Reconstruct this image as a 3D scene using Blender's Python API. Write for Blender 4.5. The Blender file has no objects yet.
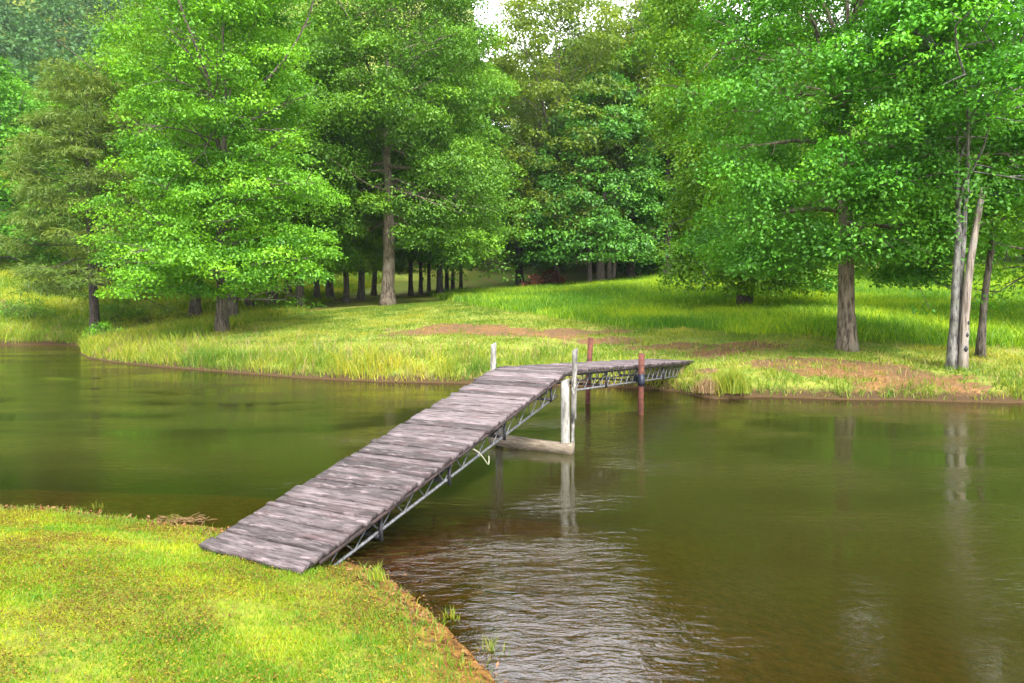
import bpy, math, random
import numpy as np
from mathutils import Vector

random.seed(7)
RNG = np.random.default_rng(7)
scene = bpy.context.scene
COL = scene.collection
F_PX = 796.0
EYE = np.array([0.0, 0.0, 2.2])
PITCH = math.atan(41.5 / F_PX)

# ------------------------------------------------------------------ helpers
def ray(px, py):
    a = (px - 512.0) / F_PX
    b = -(py - 341.5) / F_PX
    cp, sp = math.cos(PITCH), math.sin(PITCH)
    return np.array([a, cp + b * sp, -sp + b * cp])

def on_plane(px, py, z=0.0):
    d = ray(px, py)
    t = (z - EYE[2]) / d[2]
    return EYE + d * t

def sstep(e0, e1, x):
    t = np.clip((x - e0) / (e1 - e0), 0, 1)
    return t * t * (3 - 2 * t)

def vnoise(x, y, seed=0):
    xi = np.floor(x).astype(np.int64); yi = np.floor(y).astype(np.int64)
    fx = x - xi; fy = y - yi
    fx = fx * fx * (3 - 2 * fx); fy = fy * fy * (3 - 2 * fy)
    def h(a, b):
        n = (a * 374761393 + b * 668265263 + seed * 974711) & 0x7fffffff
        n = ((n ^ (n >> 13)) * 1274126177) & 0x7fffffff
        n = n ^ (n >> 16)
        return (n & 0xffff) / 65535.0
    return (h(xi, yi) * (1 - fx) + h(xi + 1, yi) * fx) * (1 - fy) + (h(xi, yi + 1) * (1 - fx) + h(xi + 1, yi + 1) * fx) * fy

def fbm(x, y, seed=0, octv=4):
    s = 0; a = 0.5; t = 0
    for i in range(octv):
        s = s + a * vnoise(x * 2 ** i, y * 2 ** i, seed + i * 17); t += a; a *= 0.5
    return s / t

def mesh_np(name, verts, faces, mat, attrs=None, smooth=False, uv=None):
    """faces: (n,k) int array."""
    verts = np.ascontiguousarray(verts, dtype=np.float32)
    faces = np.ascontiguousarray(faces, dtype=np.int32)
    me = bpy.data.meshes.new(name)
    n, k = faces.shape
    me.vertices.add(len(verts)); me.vertices.foreach_set('co', verts.ravel())
    me.loops.add(n * k); me.loops.foreach_set('vertex_index', faces.ravel())
    me.polygons.add(n)
    me.polygons.foreach_set('loop_start', np.arange(0, n * k, k, dtype=np.int32))
    me.polygons.foreach_set('loop_total', np.full(n, k, dtype=np.int32))
    if smooth:
        me.polygons.foreach_set('use_smooth', np.ones(n, dtype=bool))
    me.update(calc_edges=True)
    if attrs:
        for an, av in attrs.items():
            av = np.ascontiguousarray(av, dtype=np.float32)
            if av.ndim == 1:
                at = me.attributes.new(an, 'FLOAT', 'POINT'); at.data.foreach_set('value', av)
            else:
                at = me.attributes.new(an, 'FLOAT_COLOR', 'POINT'); at.data.foreach_set('color', av.ravel())
    if uv is not None:
        ul = me.uv_layers.new(name='UVMap')
        ul.data.foreach_set('uv', np.ascontiguousarray(uv, dtype=np.float32)[faces.ravel()].ravel())
    if mat: me.materials.append(mat)
    return me

def link(name, me, parent=None):
    o = bpy.data.objects.new(name, me)
    COL.objects.link(o)
    if parent: o.parent = parent
    return o

def thing(name, label, cat, loc=(0, 0, 0), rz=0.0, group=None, scale=None):
    o = bpy.data.objects.new(name, None)
    o.empty_display_size = 0.3
    COL.objects.link(o)
    o.location = loc; o.rotation_euler = (0, 0, rz)
    if scale: o.scale = scale
    o['label'] = label; o['category'] = cat
    if group: o['group'] = group
    return o

def tag(o, label, cat, group=None):
    o['label'] = label; o['category'] = cat
    if group: o['group'] = group
    return o

def copy_thing(root, loc, rz, scale, label, group=None, name=None):
    r = root.copy(); COL.objects.link(r)
    r.location = loc; r.rotation_euler = (0, 0, rz); r.scale = scale
    r['label'] = label
    if group: r['group'] = group
    for ch in list(root.children):
        c = ch.copy(); COL.objects.link(c); c.parent = r
    return r

class Quads:
    """collects quads into one mesh"""
    def __init__(self): self.v = []; self.f = []; self.uv = []; self.rnd = []; self.n = 0
    def add(self, v, f, uv=None, rnd=0.5):
        v = np.asarray(v, float); f = np.asarray(f, int)
        self.v.append(v); self.f.append(f + self.n)
        self.uv.append(np.zeros((len(v), 2)) if uv is None else np.asarray(uv, float))
        self.rnd.append(np.full(len(v), rnd)); self.n += len(v)
    def tube(self, pts, radii, sides=8, rnd=0.5, cap=True, rough=0.0):
        pts = np.asarray(pts, float); n = len(pts)
        radii = np.broadcast_to(np.asarray(radii, float), (n,))
        tan = np.gradient(pts, axis=0)
        tan /= np.linalg.norm(tan, axis=1)[:, None] + 1e-9
        ref = np.array([1.0, 0.0, 0.0]) if abs(tan[0][0]) < 0.8 else np.array([0, 1.0, 0])
        u = np.cross(tan, ref); u /= np.linalg.norm(u, axis=1)[:, None] + 1e-9
        w = np.cross(tan, u)
        ang = np.linspace(0, 2 * np.pi, sides, endpoint=False)
        rr = radii[:, None] * (1 + (rough * (RNG.random((n, sides)) - .5) if rough else 0))
        v = pts[:, None, :] + rr[:, :, None] * (np.cos(ang)[None, :, None] * u[:, None, :] + np.sin(ang)[None, :, None] * w[:, None, :])
        v = v.reshape(-1, 3)
        i = np.arange(n - 1)[:, None] * sides; j = np.arange(sides)[None, :]; j2 = (j + 1) % sides
        f = np.stack([i + j, i + j2, i + sides + j2, i + sides + j], -1).reshape(-1, 4)
        if cap:
            c = len(v)
            v = np.vstack([v, pts[0], pts[-1]])
            a = np.arange(sides)
            f0 = np.stack([(a + 1) % sides, a, np.full(sides, c), np.full(sides, c)], -1)
            # caps as degenerate-free quads: pair up triangles
            f0 = np.array([[c, (k + 2) % sides, (k + 1) % sides, k] for k in range(0, sides - 1, 2)])
            o = (n - 1) * sides
            f1 = np.array([[c + 1, o + k, o + (k + 1) % sides, o + (k + 2) % sides] for k in range(0, sides - 1, 2)])
            f = np.vstack([f, f0, f1])
        self.add(v, f, None, rnd)
    def box8(self, corners, rnd=0.5, uv=None):
        """8 corners: bottom 4 ccw then top 4 ccw"""
        f = [[3, 2, 1, 0], [4, 5, 6, 7], [0, 1, 5, 4], [1, 2, 6, 5], [2, 3, 7, 6], [3, 0, 4, 7]]
        self.add(corners, f, uv, rnd)
    def mesh(self, name, mat, smooth=False):
        return mesh_np(name, np.vstack(self.v), np.vstack(self.f), mat, {'rnd': np.concatenate(self.rnd)}, smooth, np.vstack(self.uv))

# ------------------------------------------------------------------ materials
def new_mat(name):
    m = bpy.data.materials.new(name); m.use_nodes = True
    nt = m.node_tree; nt.nodes.clear()
    out = nt.nodes.new('ShaderNodeOutputMaterial')
    return m, nt, out

class NT:
    def __init__(self, nt): self.nt = nt
    def __call__(self, typ, **kw):
        n = self.nt.nodes.new(typ)
        for k, v in kw.items():
            if k.startswith('i_'):
                n.inputs[int(k[2:]) if k[2:].isdigit() else k[2:].replace('_', ' ')].default_value = v
            else: setattr(n, k, v)
        return n
    def link(self, a, b): self.nt.links.new(a, b)
    def mix(self, fac, a, b, blend='MIX'):
        n = self.nt.nodes.new('ShaderNodeMix'); n.data_type = 'RGBA'; n.blend_type = blend
        for sock, val in ((n.inputs[0], fac), (n.inputs[6], a), (n.inputs[7], b)):
            if isinstance(val, bpy.types.NodeSocket): self.link(val, sock)
            elif isinstance(val, (int, float)): sock.default_value = val
            else: sock.default_value = (*val, 1.0) if len(val) == 3 else val
        return n.outputs[2]
    def math(self, op, a, b=0.0, c=0.0, clamp=False):
        n = self.nt.nodes.new('ShaderNodeMath'); n.operation = op; n.use_clamp = clamp
        for s, v in zip(n.inputs, (a, b, c)):
            if isinstance(v, bpy.types.NodeSocket): self.link(v, s)
            else: s.default_value = v
        return n.outputs[0]
    def ramp(self, fac, stops):
        n = self.nt.nodes.new('ShaderNodeValToRGB')
        e = n.color_ramp.elements
        while len(e) < len(stops): e.new(0.5)
        for el, (p, c) in zip(e, stops):
            el.position = p; el.color = (*c, 1) if len(c) == 3 else c
        self.link(fac, n.inputs[0]); return n.outputs[0]
    def noise(self, vec=None, scale=5.0, detail=4.0, rough=0.55, vscale=None):
        n = self.nt.nodes.new('ShaderNodeTexNoise')
        n.inputs['Scale'].default_value = scale; n.inputs['Detail'].default_value = detail; n.inputs['Roughness'].default_value = rough
        if vec is not None:
            if vscale is not None:
                mp = self.nt.nodes.new('ShaderNodeMapping'); mp.inputs['Scale'].default_value = vscale
                self.link(vec, mp.inputs[0]); vec = mp.outputs[0]
            self.link(vec, n.inputs['Vector'])
        return n.outputs[0]

def leaf_mat(name, c_lo, c_hi, transl=0.34, gloss=0.03, tcol=None):
    m, nt, out = new_mat(name); N = NT(nt)
    at = N('ShaderNodeAttribute', attribute_name='tint')
    oi = N('ShaderNodeObjectInfo')
    col = N.ramp(at.outputs['Fac'], [(0.0, c_lo), (0.85, c_hi), (1.0, tuple(min(1, c * k) for c, k in zip(c_hi, (1.45, 1.15, 1.0))))])
    hsv = N('ShaderNodeHueSaturation')
    N.link(col, hsv.inputs['Color'])
    N.link(N.math('MULTIPLY_ADD', oi.outputs['Random'], 0.3, 0.85), hsv.inputs['Value'])
    N.link(N.math('MULTIPLY_ADD', oi.outputs['Random'], 0.024, 0.488), hsv.inputs['Hue'])
    col = hsv.outputs[0]
    d = N('ShaderNodeBsdfDiffuse'); N.link(col, d.inputs[0])
    t = N('ShaderNodeBsdfTranslucent')
    N.link(N.mix(1.0, col, (1.25, 1.15, 0.55), 'MULTIPLY'), t.inputs[0])
    mx = N('ShaderNodeMixShader'); mx.inputs[0].default_value = transl
    N.link(d.outputs[0], mx.inputs[1]); N.link(t.outputs[0], mx.inputs[2])
    g = N('ShaderNodeBsdfGlossy'); g.inputs['Roughness'].default_value = 0.6
    g.inputs['Color'].default_value = (0.9, 0.95, 0.9, 1)
    m2 = N('ShaderNodeMixShader'); m2.inputs[0].default_value = gloss
    N.link(mx.outputs[0], m2.inputs[1]); N.link(g.outputs[0], m2.inputs[2])
    N.link(m2.outputs[0], out.inputs[0])
    return m

def bark_mat(name, c1, c2, c3=None, vs=(9, 9, 1.6)):
    m, nt, out = new_mat(name); N = NT(nt)
    tc = N('ShaderNodeTexCoord')
    n1 = N.noise(tc.outputs['Object'], 1.6, 6, 0.65, vs)
    n2 = N.noise(tc.outputs['Object'], 2.2, 3, 0.6)
    col = N.ramp(n1, [(0.40, c1), (0.60, c2)])
    if c3: col = N.mix(N.ramp(n2, [(0.5, (0, 0, 0)), (0.66, (1, 1, 1))]), col, c3)
    b = N('ShaderNodeBsdfPrincipled'); b.inputs['Roughness'].default_value = 0.9
    N.link(col, b.inputs['Base Color'])
    bp = N('ShaderNodeBump'); bp.inputs['Strength'].default_value = 0.9; bp.inputs['Distance'].default_value = 0.04
    N.link(n1, bp.inputs['Height']); N.link(bp.outputs[0], b.inputs['Normal'])
    N.link(b.outputs[0], out.inputs[0])
    return m

M = {}
M['bark'] = bark_mat('bark_brown', (0.028, 0.021, 0.016), (0.16, 0.128, 0.105), (0.12, 0.11, 0.08))
M['bark_tan'] = bark_mat('bark_tan', (0.05, 0.036, 0.025), (0.25, 0.195, 0.15), (0.20, 0.17, 0.13))
M['bark_dark'] = bark_mat('bark_dark', (0.028, 0.022, 0.018), (0.09, 0.072, 0.06))
M['bark_grey'] = bark_mat('bark_grey', (0.035, 0.032, 0.03), (0.205, 0.195, 0.18), (0.13, 0.135, 0.105), (8, 8, 2.5))
M['snag'] = bark_mat('bleached_wood', (0.09, 0.07, 0.052), (0.32, 0.265, 0.22), (0.25, 0.22, 0.19), (11, 11, 0.8))
M['leaf_bright'] = leaf_mat('leaf_bright', (0.036, 0.135, 0.004), (0.19, 0.42, 0.012))
M['leaf_green'] = leaf_mat('leaf_green', (0.024, 0.115, 0.006), (0.12, 0.36, 0.017))
M['leaf_mid'] = leaf_mat('leaf_mid', (0.030, 0.13, 0.006), (0.15, 0.40, 0.017))
M['leaf_deep'] = leaf_mat('leaf_deep', (0.028, 0.15, 0.014), (0.115, 0.38, 0.034))
M['leaf_olive'] = leaf_mat('leaf_olive', (0.07, 0.14, 0.010), (0.19, 0.27, 0.018), 0.5)
M['needle'] = leaf_mat('pine_needle', (0.055, 0.10, 0.008), (0.145, 0.20, 0.020), 0.35)
M['leaf_far'] = leaf_mat('leaf_far', (0.035, 0.12, 0.012), (0.10, 0.23, 0.018), 0.35)
M['leaf_hill'] = leaf_mat('leaf_hill', (0.018, 0.075, 0.016), (0.07, 0.20, 0.035), 0.25)
M['leaf_red'] = leaf_mat('leaf_rust', (0.10, 0.035, 0.02), (0.20, 0.075, 0.04), 0.3)
M['grass_tall'] = leaf_mat('grass_meadow', (0.07, 0.22, 0.006), (0.30, 0.49, 0.016), 0.5, 0.02)
M['grass_bank'] = leaf_mat('grass_bank', (0.09, 0.19, 0.010), (0.33, 0.36, 0.035), 0.5, 0.02)
M['grass_hill'] = leaf_mat('grass_hillside', (0.12, 0.26, 0.010), (0.38, 0.44, 0.03), 0.5, 0.02)
M['grass_lawn'] = leaf_mat('grass_lawn', (0.07, 0.205, 0.005), (0.28, 0.37, 0.010), 0.5, 0.02)
M['clover'] = leaf_mat('clover_leaf', (0.12, 0.05, 0.014), (0.24, 0.22, 0.012), 0.4, 0.02)
M['leaf_litter'] = leaf_mat('dead_leaf', (0.06, 0.028, 0.010), (0.24, 0.13, 0.05), 0.1, 0.02)
M['straw'] = leaf_mat('dry_straw', (0.20, 0.12, 0.05), (0.42, 0.32, 0.16), 0.3, 0.02)

def wood_mat(name, dark, lite, blotch, sat=1.0):
    m, nt, out = new_mat(name); N = NT(nt)
    uv = N('ShaderNodeUVMap')
    at = N('ShaderNodeAttribute', attribute_name='rnd')
    g1 = N.noise(uv.outputs[0], 1.0, 5, 0.65, (9.0, 130.0, 1.0))
    g2 = N.noise(uv.outputs[0], 1.0, 4, 0.6, (3.5, 18.0, 1.0))
    g3 = N.noise(uv.outputs[0], 1.0, 3, 0.6, (2.2, 3.0, 1.0))
    f = N.math('ADD', N.math('MULTIPLY', g1, 0.6), N.math('MULTIPLY', g2, 0.5))
    f = N.math('ADD', f, N.math('MULTIPLY_ADD', at.outputs['Fac'], 0.26, -0.15))
    col = N.ramp(f, [(0.40, dark), (0.52, tuple((a + b) / 2 for a, b in zip(dark, lite))), (0.66, lite)])
    col = N.mix(N.ramp(g3, [(0.48, (0, 0, 0)), (0.70, (0.8, 0.8, 0.8))]), col, blotch)
    g4 = N.noise(uv.outputs[0], 1.0, 5, 0.7, (3.0, 22.0, 1.0))
    col = N.mix(N.ramp(g4, [(0.53, (0, 0, 0)), (0.60, (0.85, 0.85, 0.85))]), col, dark)
    g6 = N.noise(uv.outputs[0], 1.0, 5, 0.7, (3.0, 9.0, 1.0))
    col = N.mix(N.ramp(g6, [(0.55, (0, 0, 0)), (0.66, (0.6, 0.6, 0.6))]), col, tuple(min(.7, c * 1.7) for c in lite))
    g5 = N.noise(uv.outputs[0], 1.0, 4, 0.7, (4.0, 60.0, 1.0))
    col = N.mix(N.ramp(g5, [(0.60, (0, 0, 0)), (0.66, (0.9, 0.9, 0.9))]), col, tuple(c * .35 for c in dark))
    b = N('ShaderNodeBsdfPrincipled'); b.inputs['Roughness'].default_value = 0.85
    N.link(col, b.inputs['Base Color'])
    bp = N('ShaderNodeBump'); bp.inputs['Strength'].default_value = 0.6; bp.inputs['Distance'].default_value = 0.006
    N.link(f, bp.inputs['Height']); N.link(bp.outputs[0], b.inputs['Normal'])
    N.link(b.outputs[0], out.inputs[0])
    return m
M['deck'] = wood_mat('weathered_plank', (0.020, 0.013, 0.014), (0.175, 0.138, 0.146), (0.078, 0.044, 0.045))
M['greywood'] = wood_mat('grey_post_wood', (0.07, 0.062, 0.055), (0.29, 0.28, 0.255), (0.16, 0.155, 0.135))
M['beamwood'] = wood_mat('wet_beam_wood', (0.08, 0.06, 0.04), (0.27, 0.22, 0.165), (0.14, 0.105, 0.07))

def metal_mat(name, c1, c2, rough=0.6, metallic=0.4, scale=30):
    m, nt, out = new_mat(name); N = NT(nt)
    tc = N('ShaderNodeTexCoord')
    n = N.noise(tc.outputs['Object'], scale, 5, 0.6)
    b = N('ShaderNodeBsdfPrincipled'); b.inputs['Roughness'].default_value = rough; b.inputs['Metallic'].default_value = metallic
    N.link(N.ramp(n, [(0.4, c1), (0.62, c2)]), b.inputs['Base Color'])
    N.link(b.outputs[0], out.inputs[0]); return m
M['steel'] = metal_mat('galvanised_steel', (0.08, 0.08, 0.085), (0.20, 0.205, 0.22), 0.6, 0.4)
M['iron'] = metal_mat('dark_iron', (0.02, 0.022, 0.028), (0.05, 0.045, 0.05), 0.6, 0.3)
M['rust'] = metal_mat('rusty_steel', (0.05, 0.013, 0.008), (0.13, 0.036, 0.020), 0.8, 0.1, 14)
M['edge_dark'] = metal_mat('dark_edge', (0.02, 0.012, 0.011), (0.05, 0.028, 0.026), 0.85, 0.0, 14)
M['clamp'] = metal_mat('blue_black_clamp', (0.010, 0.012, 0.024), (0.02, 0.024, 0.045), 0.5, 0.4)
M['rope'] = metal_mat('pale_rope', (0.30, 0.30, 0.20), (0.48, 0.46, 0.34), 0.9, 0.0)
M['rock'] = metal_mat('pond_stone', (0.14, 0.065, 0.02), (0.26, 0.135, 0.045), 0.7, 0.0, 8)
M['log'] = metal_mat('sunken_wood', (0.14, 0.09, 0.05), (0.26, 0.18, 0.10), 0.8, 0.0, 10)

# ------------------------------------------------------------------ pond outline and terrain
near_px = [(-260, 494), (-120, 499), (0, 506), (60, 509), (110, 516), (160, 522), (215, 528), (270, 545), (330, 557), (372, 570),
           (408, 596), (450, 634), (486, 672), (520, 720)]
far_px = [(1024, 403), (1000, 403), (962, 402), (930, 401), (900, 400), (850, 400), (800, 398), (760, 397), (720, 399), (700, 397), (680, 392),
          (650, 389), (610, 387), (540, 385), (490, 384), (440, 383), (380, 382), (300, 378), (250, 374),
          (200, 370), (150, 366), (112, 362), (88, 358), (80, 353), (88, 348), (96, 344.6), (50, 344), (0, 345)]
near_w = [on_plane(*p)[:2] for p in near_px]
far_w = [on_plane(*p)[:2] for p in far_px]
POND = np.array([(-46, 17), (-32, 12.5)] + [tuple(p) for p in near_w] +
                [(0.9, 2.6), (3.5, 1.6), (9, 2.0), (15, 5.0), (20, 11), (22, 16), (18, 18.2), (14.5, 17.6)] +
                [tuple(p) for p in far_w] + [(-34, 37), (-44, 33), (-50, 25)])

def pond_sd(x, y):
    """signed distance to the pond outline, positive on land"""
    x = np.asarray(x, float); y = np.asarray(y, float)
    best = np.full(x.shape, 1e9); inside = np.zeros(x.shape, bool)
    n = len(POND)
    for i in range(n):
        ax, ay = POND[i]; bx, by = POND[(i + 1) % n]
        dx, dy = bx - ax, by - ay
        t = np.clip(((x - ax) * dx + (y - ay) * dy) / (dx * dx + dy * dy + 1e-12), 0, 1)
        d = np.hypot(x - ax - t * dx, y - ay - t * dy)
        best = np.minimum(best, d)
        c = ((ay > y) != (by > y)) & (x < (bx - ax) * (y - ay) / (by - ay + 1e-12) + ax)
        inside ^= c
    return np.where(inside, -best, best)

def near_w8(x, y):
    return 1 - sstep(10.5, 13.5, y - 0.12 * np.maximum(0, -x - 8))

PF = np.array([(0, 0.0), (0.12, 0.14), (0.4, 0.30), (1, 0.42), (4, 0.80), (10, 1.38), (16, 1.95), (30, 3.05), (50, 5.2), (80, 9.5), (150, 24), (400, 90)])
PN = np.array([(0, 0.0), (0.25, 0.035), (0.7, 0.115), (1.6, 0.29), (3.5, 0.46), (8, 0.62), (40, 1.2), (400, 6)])
BF = np.array([(0, 0.0), (0.3, -0.25), (1, -0.55), (3, -1.0), (8, -1.6), (40, -2.0)])
BN = np.array([(0, 0.0), (0.4, -0.04), (1, -0.10), (2, -0.22), (3.5, -0.5), (6, -1.1), (10, -1.8), (40, -2.0)])

def terrain(x, y, sd=None):
    x = np.asarray(x, float); y = np.asarray(y, float)
    if sd is None: sd = pond_sd(x, y)
    wob = (fbm(x * 1.3, y * 1.3, 5) - 0.5) * 0.35 * np.clip(np.abs(sd) * 2, 0, 1)
    s = sd + wob * np.where(sd > 0, 1, 1)
    s = np.where(sd > 0, np.maximum(s, sd * 0.3), np.minimum(s, sd * 0.3))
    w = near_w8(x, y)
    lf = 1 + 0.95 * sstep(-9, -26, x) * sstep(24, 34, y)
    far = np.interp(s, PF[:, 0], PF[:, 1]); far = np.where(far > 0.5, 0.5 + (far - 0.5) * lf, far)
    nea = np.interp(s, PN[:, 0], PN[:, 1])
    land = far * (1 - w) + nea * w
    bed = np.interp(-s, BF[:, 0], BF[:, 1]) * (1 - w) + np.interp(-s, BN[:, 0], BN[:, 1]) * w
    wb = 1 - sstep(9, 13.5, y)
    bed = np.interp(-s, BF[:, 0], BF[:, 1]) * (1 - wb) + np.interp(-s, BN[:, 0], BN[:, 1]) * wb
    z = np.where(sd > 0, land, bed)
    z = z + (fbm(x * 0.8, y * 0.8, 31) - 0.5) * 0.10 * np.clip(sd, 0, 1) * (1 - 0.6 * w)
    z = z + (fbm(x * 4, y * 4, 77, 3) - 0.5) * 0.05 * np.clip(np.abs(sd) * 2, 0, 1) * (0.45 + 0.55 * (1 - w))
    # the wooded hill far to the left
    hx, hy = (x + 310) / 150.0, (y - 350) / 150.0
    z = z + 215 * np.exp(-(hx * hx + hy * hy)) * sstep(90, 180, np.hypot(x, y))
    return z

def at_ground(px, py, d0=8.0, d1=140.0):
    d = ray(px, py)
    t = np.linspace(d0, d1, 2400)
    p = EYE[None] + d[None] * t[:, None]
    z = terrain(p[:, 0], p[:, 1])
    k = np.argmax(p[:, 2] < z)
    if k == 0: k = len(t) - 1
    q = p[k]
    return np.array([q[0], q[1], float(terrain(q[0:1], q[1:2])[0])])

def at_depth(px, D):
    """ground point under image column px at forward distance D"""
    x = (px - 512.0) / F_PX * D
    return np.array([x, D, float(terrain(np.array([x]), np.array([D]))[0])])

def axis(lo, hi, a, b, fine, growth=1.12):
    xs = list(np.arange(a, b + 1e-6, fine))
    s = fine
    while xs[-1] < hi: s *= growth; xs.append(xs[-1] + s)
    s = fine
    while xs[0] > lo: s *= growth; xs.insert(0, xs[0] - s)
    return np.array(xs)

# tall meadow begins beyond this line (world X -> Y)
_ml = [at_ground(*p) for p in [(300, 292), (420, 291), (470, 305), (560, 319), (640, 327), (760, 333), (850, 341), (950, 346), (1023, 349)]]
MEADOW_X = np.array([p[0] for p in _ml]); MEADOW_Y = np.array([p[1] for p in _ml])
_o = np.argsort(MEADOW_X); MEADOW_X = MEADOW_X[_o]; MEADOW_Y = MEADOW_Y[_o]
def meadow(x, y):
    b = np.interp(x, MEADOW_X, MEADOW_Y) + (fbm(x * .5, y * .5, 3) - .5) * 3
    return sstep(-0.8, 0.8, y - b) * sstep(-8, -5, x + (y - 36) * 0.18)

DIRT = [(455, 329, 3.4, 1.2, 1.1), (500, 332, 3.0, 1.0, 1.0), (555, 334, 3.2, 1.1, 1.0), (610, 340, 2.6, 1.0, 0.95), (660, 347, 2.2, .8, .8), (740, 347, 2.0, 0.8, 0.9), (720, 352, 2.2, 0.7, 0.9),
        (800, 362, 2.2, 0.7, 0.9), (860, 370, 2.4, 0.8, 1.0), (920, 378, 1.8, 0.6, 0.9), (960, 388, 1.2, 0.5, 0.8), (700, 372, 1.0, 0.6, 0.6), (880, 385, 1.6, .5, .6), (800, 385, 1.5, .5, .6),
        (265, 316, 2.6, 1.2, 1.0), (320, 309, 2.6, 1.0, 0.8), (225, 328, 1.6, .8, .7), (420, 293, 4.5, 1.4, 0.9), (480, 292, 3.5, 1.1, 0.7), (350, 300, 3.0, 1.2, .7), (520, 270, 5, 2.5, .6), (620, 385, 1.5, .5, .4)]
DIRT_W = [(at_ground(a, b), rx, ry, k) for a, b, rx, ry, k in DIRT]
def dirt_mask(x, y):
    m = np.zeros_like(np.asarray(x, float))
    for (p, rx, ry, k) in DIRT_W:
        e = ((x - p[0]) / rx) ** 2 + ((y - p[1]) / (ry * 1.6)) ** 2
        m = np.maximum(m, k * np.exp(-e * 1.1))
    n = 0.6 * fbm(x * 1.1, y * 1.1, 41) + 0.4 * fbm(x * 4.5, y * 4.5, 43)
    return np.clip(sstep(0.27, 0.78, m * 0.82 + (n - 0.5) * 1.05), 0, 1)

gx = axis(-420, 260, -17, 13, 0.16)
gy = axis(-60, 520, 1.5, 34, 0.16)
X, Y = np.meshgrid(gx, gy)
SD = pond_sd(X.ravel(), Y.ravel())
Z = terrain(X.ravel(), Y.ravel(), SD)
xs, ys = X.ravel(), Y.ravel()
nw = near_w8(xs, ys)
cover = np.zeros((len(xs), 4)); cover[:, 3] = 1
cover[:, 0] = np.where(SD > 0, dirt_mask(xs, ys) * (1 - nw), 0)
cover[:, 1] = nw
cover[:, 2] = sstep(44, 60, ys + (fbm(xs * .15, ys * .15, 9) - .5) * 16) * sstep(-7, -2, xs)   # leaf litter in the wood
ny, nx = X.shape
I = np.arange(ny * nx).reshape(ny, nx)
F = np.stack([I[:-1, :-1], I[:-1, 1:], I[1:, 1:], I[1:, :-1]], -1).reshape(-1, 4)

m, nt, out = new_mat('ground_soil_and_turf'); N = NT(nt)
geo = N('ShaderNodeNewGeometry'); pos = geo.outputs['Position']
at = N('ShaderNodeAttribute', attribute_name='cover'); sep = N('ShaderNodeSeparateColor'); N.link(at.outputs['Color'], sep.inputs[0])
sx = N('ShaderNodeSeparateXYZ'); N.link(pos, sx.inputs[0])
nA = N.noise(pos, 1.3, 6, 0.65); nB = N.noise(pos, 9.0, 5, 0.7); nC = N.noise(pos, 45.0, 3, 0.7)
far_turf = N.ramp(nA, [(0.35, (0.10, 0.17, 0.02)), (0.5, (0.19, 0.24, 0.03)), (0.66, (0.27, 0.24, 0.06))])
far_turf = N.mix(N.ramp(nB, [(0.5, (0, 0, 0)), (0.75, (0.7, 0.7, 0.7))]), far_turf, (0.24, 0.15, 0.06))
lawn = N.ramp(N.math('ADD', N.math('MULTIPLY', nB, 0.6), N.math('MULTIPLY', nA, 0.45)), [(0.38, (0.11, 0.07, 0.025)), (0.5, (0.15, 0.17, 0.02)), (0.62, (0.22, 0.25, 0.02))])
col = N.mix(sep.outputs[1], far_turf, lawn)
litter = N.ramp(nB, [(0.35, (0.10, 0.06, 0.03)), (0.65, (0.34, 0.20, 0.105))])
litter = N.mix(N.ramp(nA, [(0.42, (0, 0, 0)), (0.56, (1, 1, 1))]), litter, (0.12, 0.25, 0.018))
col = N.mix(sep.outputs[2], col, litter)
dirt = N.ramp(N.math('ADD', N.math('MULTIPLY', nB, 0.55), N.math('MULTIPLY', nC, 0.45)), [(0.35, (0.08, 0.037, 0.016)), (0.5, (0.19, 0.098, 0.036)), (0.66, (0.30, 0.195, 0.08))])
dm = N.ramp(N.math('ADD', sep.outputs[0], N.math('MULTIPLY_ADD', N.math('ADD', N.math('MULTIPLY', nB, .6), N.math('MULTIPLY', nA, .4)), 2.1, -1.05)), [(0.28, (0, 0, 0)), (0.52, (1, 1, 1))])
dirt = N.mix(N.ramp(nA, [(.42, (0,0,0)), (.58, (1,1,1))]), dirt, N.mix(.55, dirt, (.10, .065, .045)))
col = N.mix(dm, col, dirt)
mud = N.ramp(N.math('ADD', N.math('MULTIPLY', nB, 0.6), N.math('MULTIPLY', nC, 0.4)), [(0.36, (0.035, 0.016, 0.005)), (0.5, (0.15, 0.068, 0.015)), (0.64, (0.24, 0.125, 0.038))])
mz = N('ShaderNodeMapRange'); N.link(N.math('MULTIPLY_ADD', sep.outputs[1], 0.09, 0.05), mz.inputs[1]); N.link(N.math('MULTIPLY_ADD', sep.outputs[1], 0.03, -0.02), mz.inputs[2])
N.link(N.math('ADD', sx.outputs[2], N.math('MULTIPLY_ADD', nB, 0.18, -0.09)), mz.inputs[0])
mud = N.mix(sep.outputs[1], N.mix(0.75, mud, (0.06, 0.045, 0.02)), mud)
rim = N('ShaderNodeMapRange'); rim.inputs[1].default_value = 0.26; rim.inputs[2].default_value = 0.12
N.link(N.math('ADD', sx.outputs[2], N.math('MULTIPLY_ADD', nB, 0.3, -0.15)), rim.inputs[0])
col = N.mix(N.math('MULTIPLY', rim.outputs[0], N.math('SUBTRACT', 1.0, sep.outputs[1])), col, N.mix(nC, (0.03, 0.02, 0.01), (0.10, 0.06, 0.03)))
col = N.mix(mz.outputs[0], col, mud)
b = N('ShaderNodeBsdfPrincipled'); b.inputs['Roughness'].default_value = 0.95
b.inputs['Specular IOR Level'].default_value = 0.15
N.link(col, b.inputs['Base Color'])
bp = N('ShaderNodeBump'); bp.inputs['Strength'].default_value = 0.8; bp.inputs['Distance'].default_value = 0.03
N.link(N.math('ADD', nB, N.math('MULTIPLY', nC, 0.5)), bp.inputs['Height']); N.link(bp.outputs[0], b.inputs['Normal'])
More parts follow.
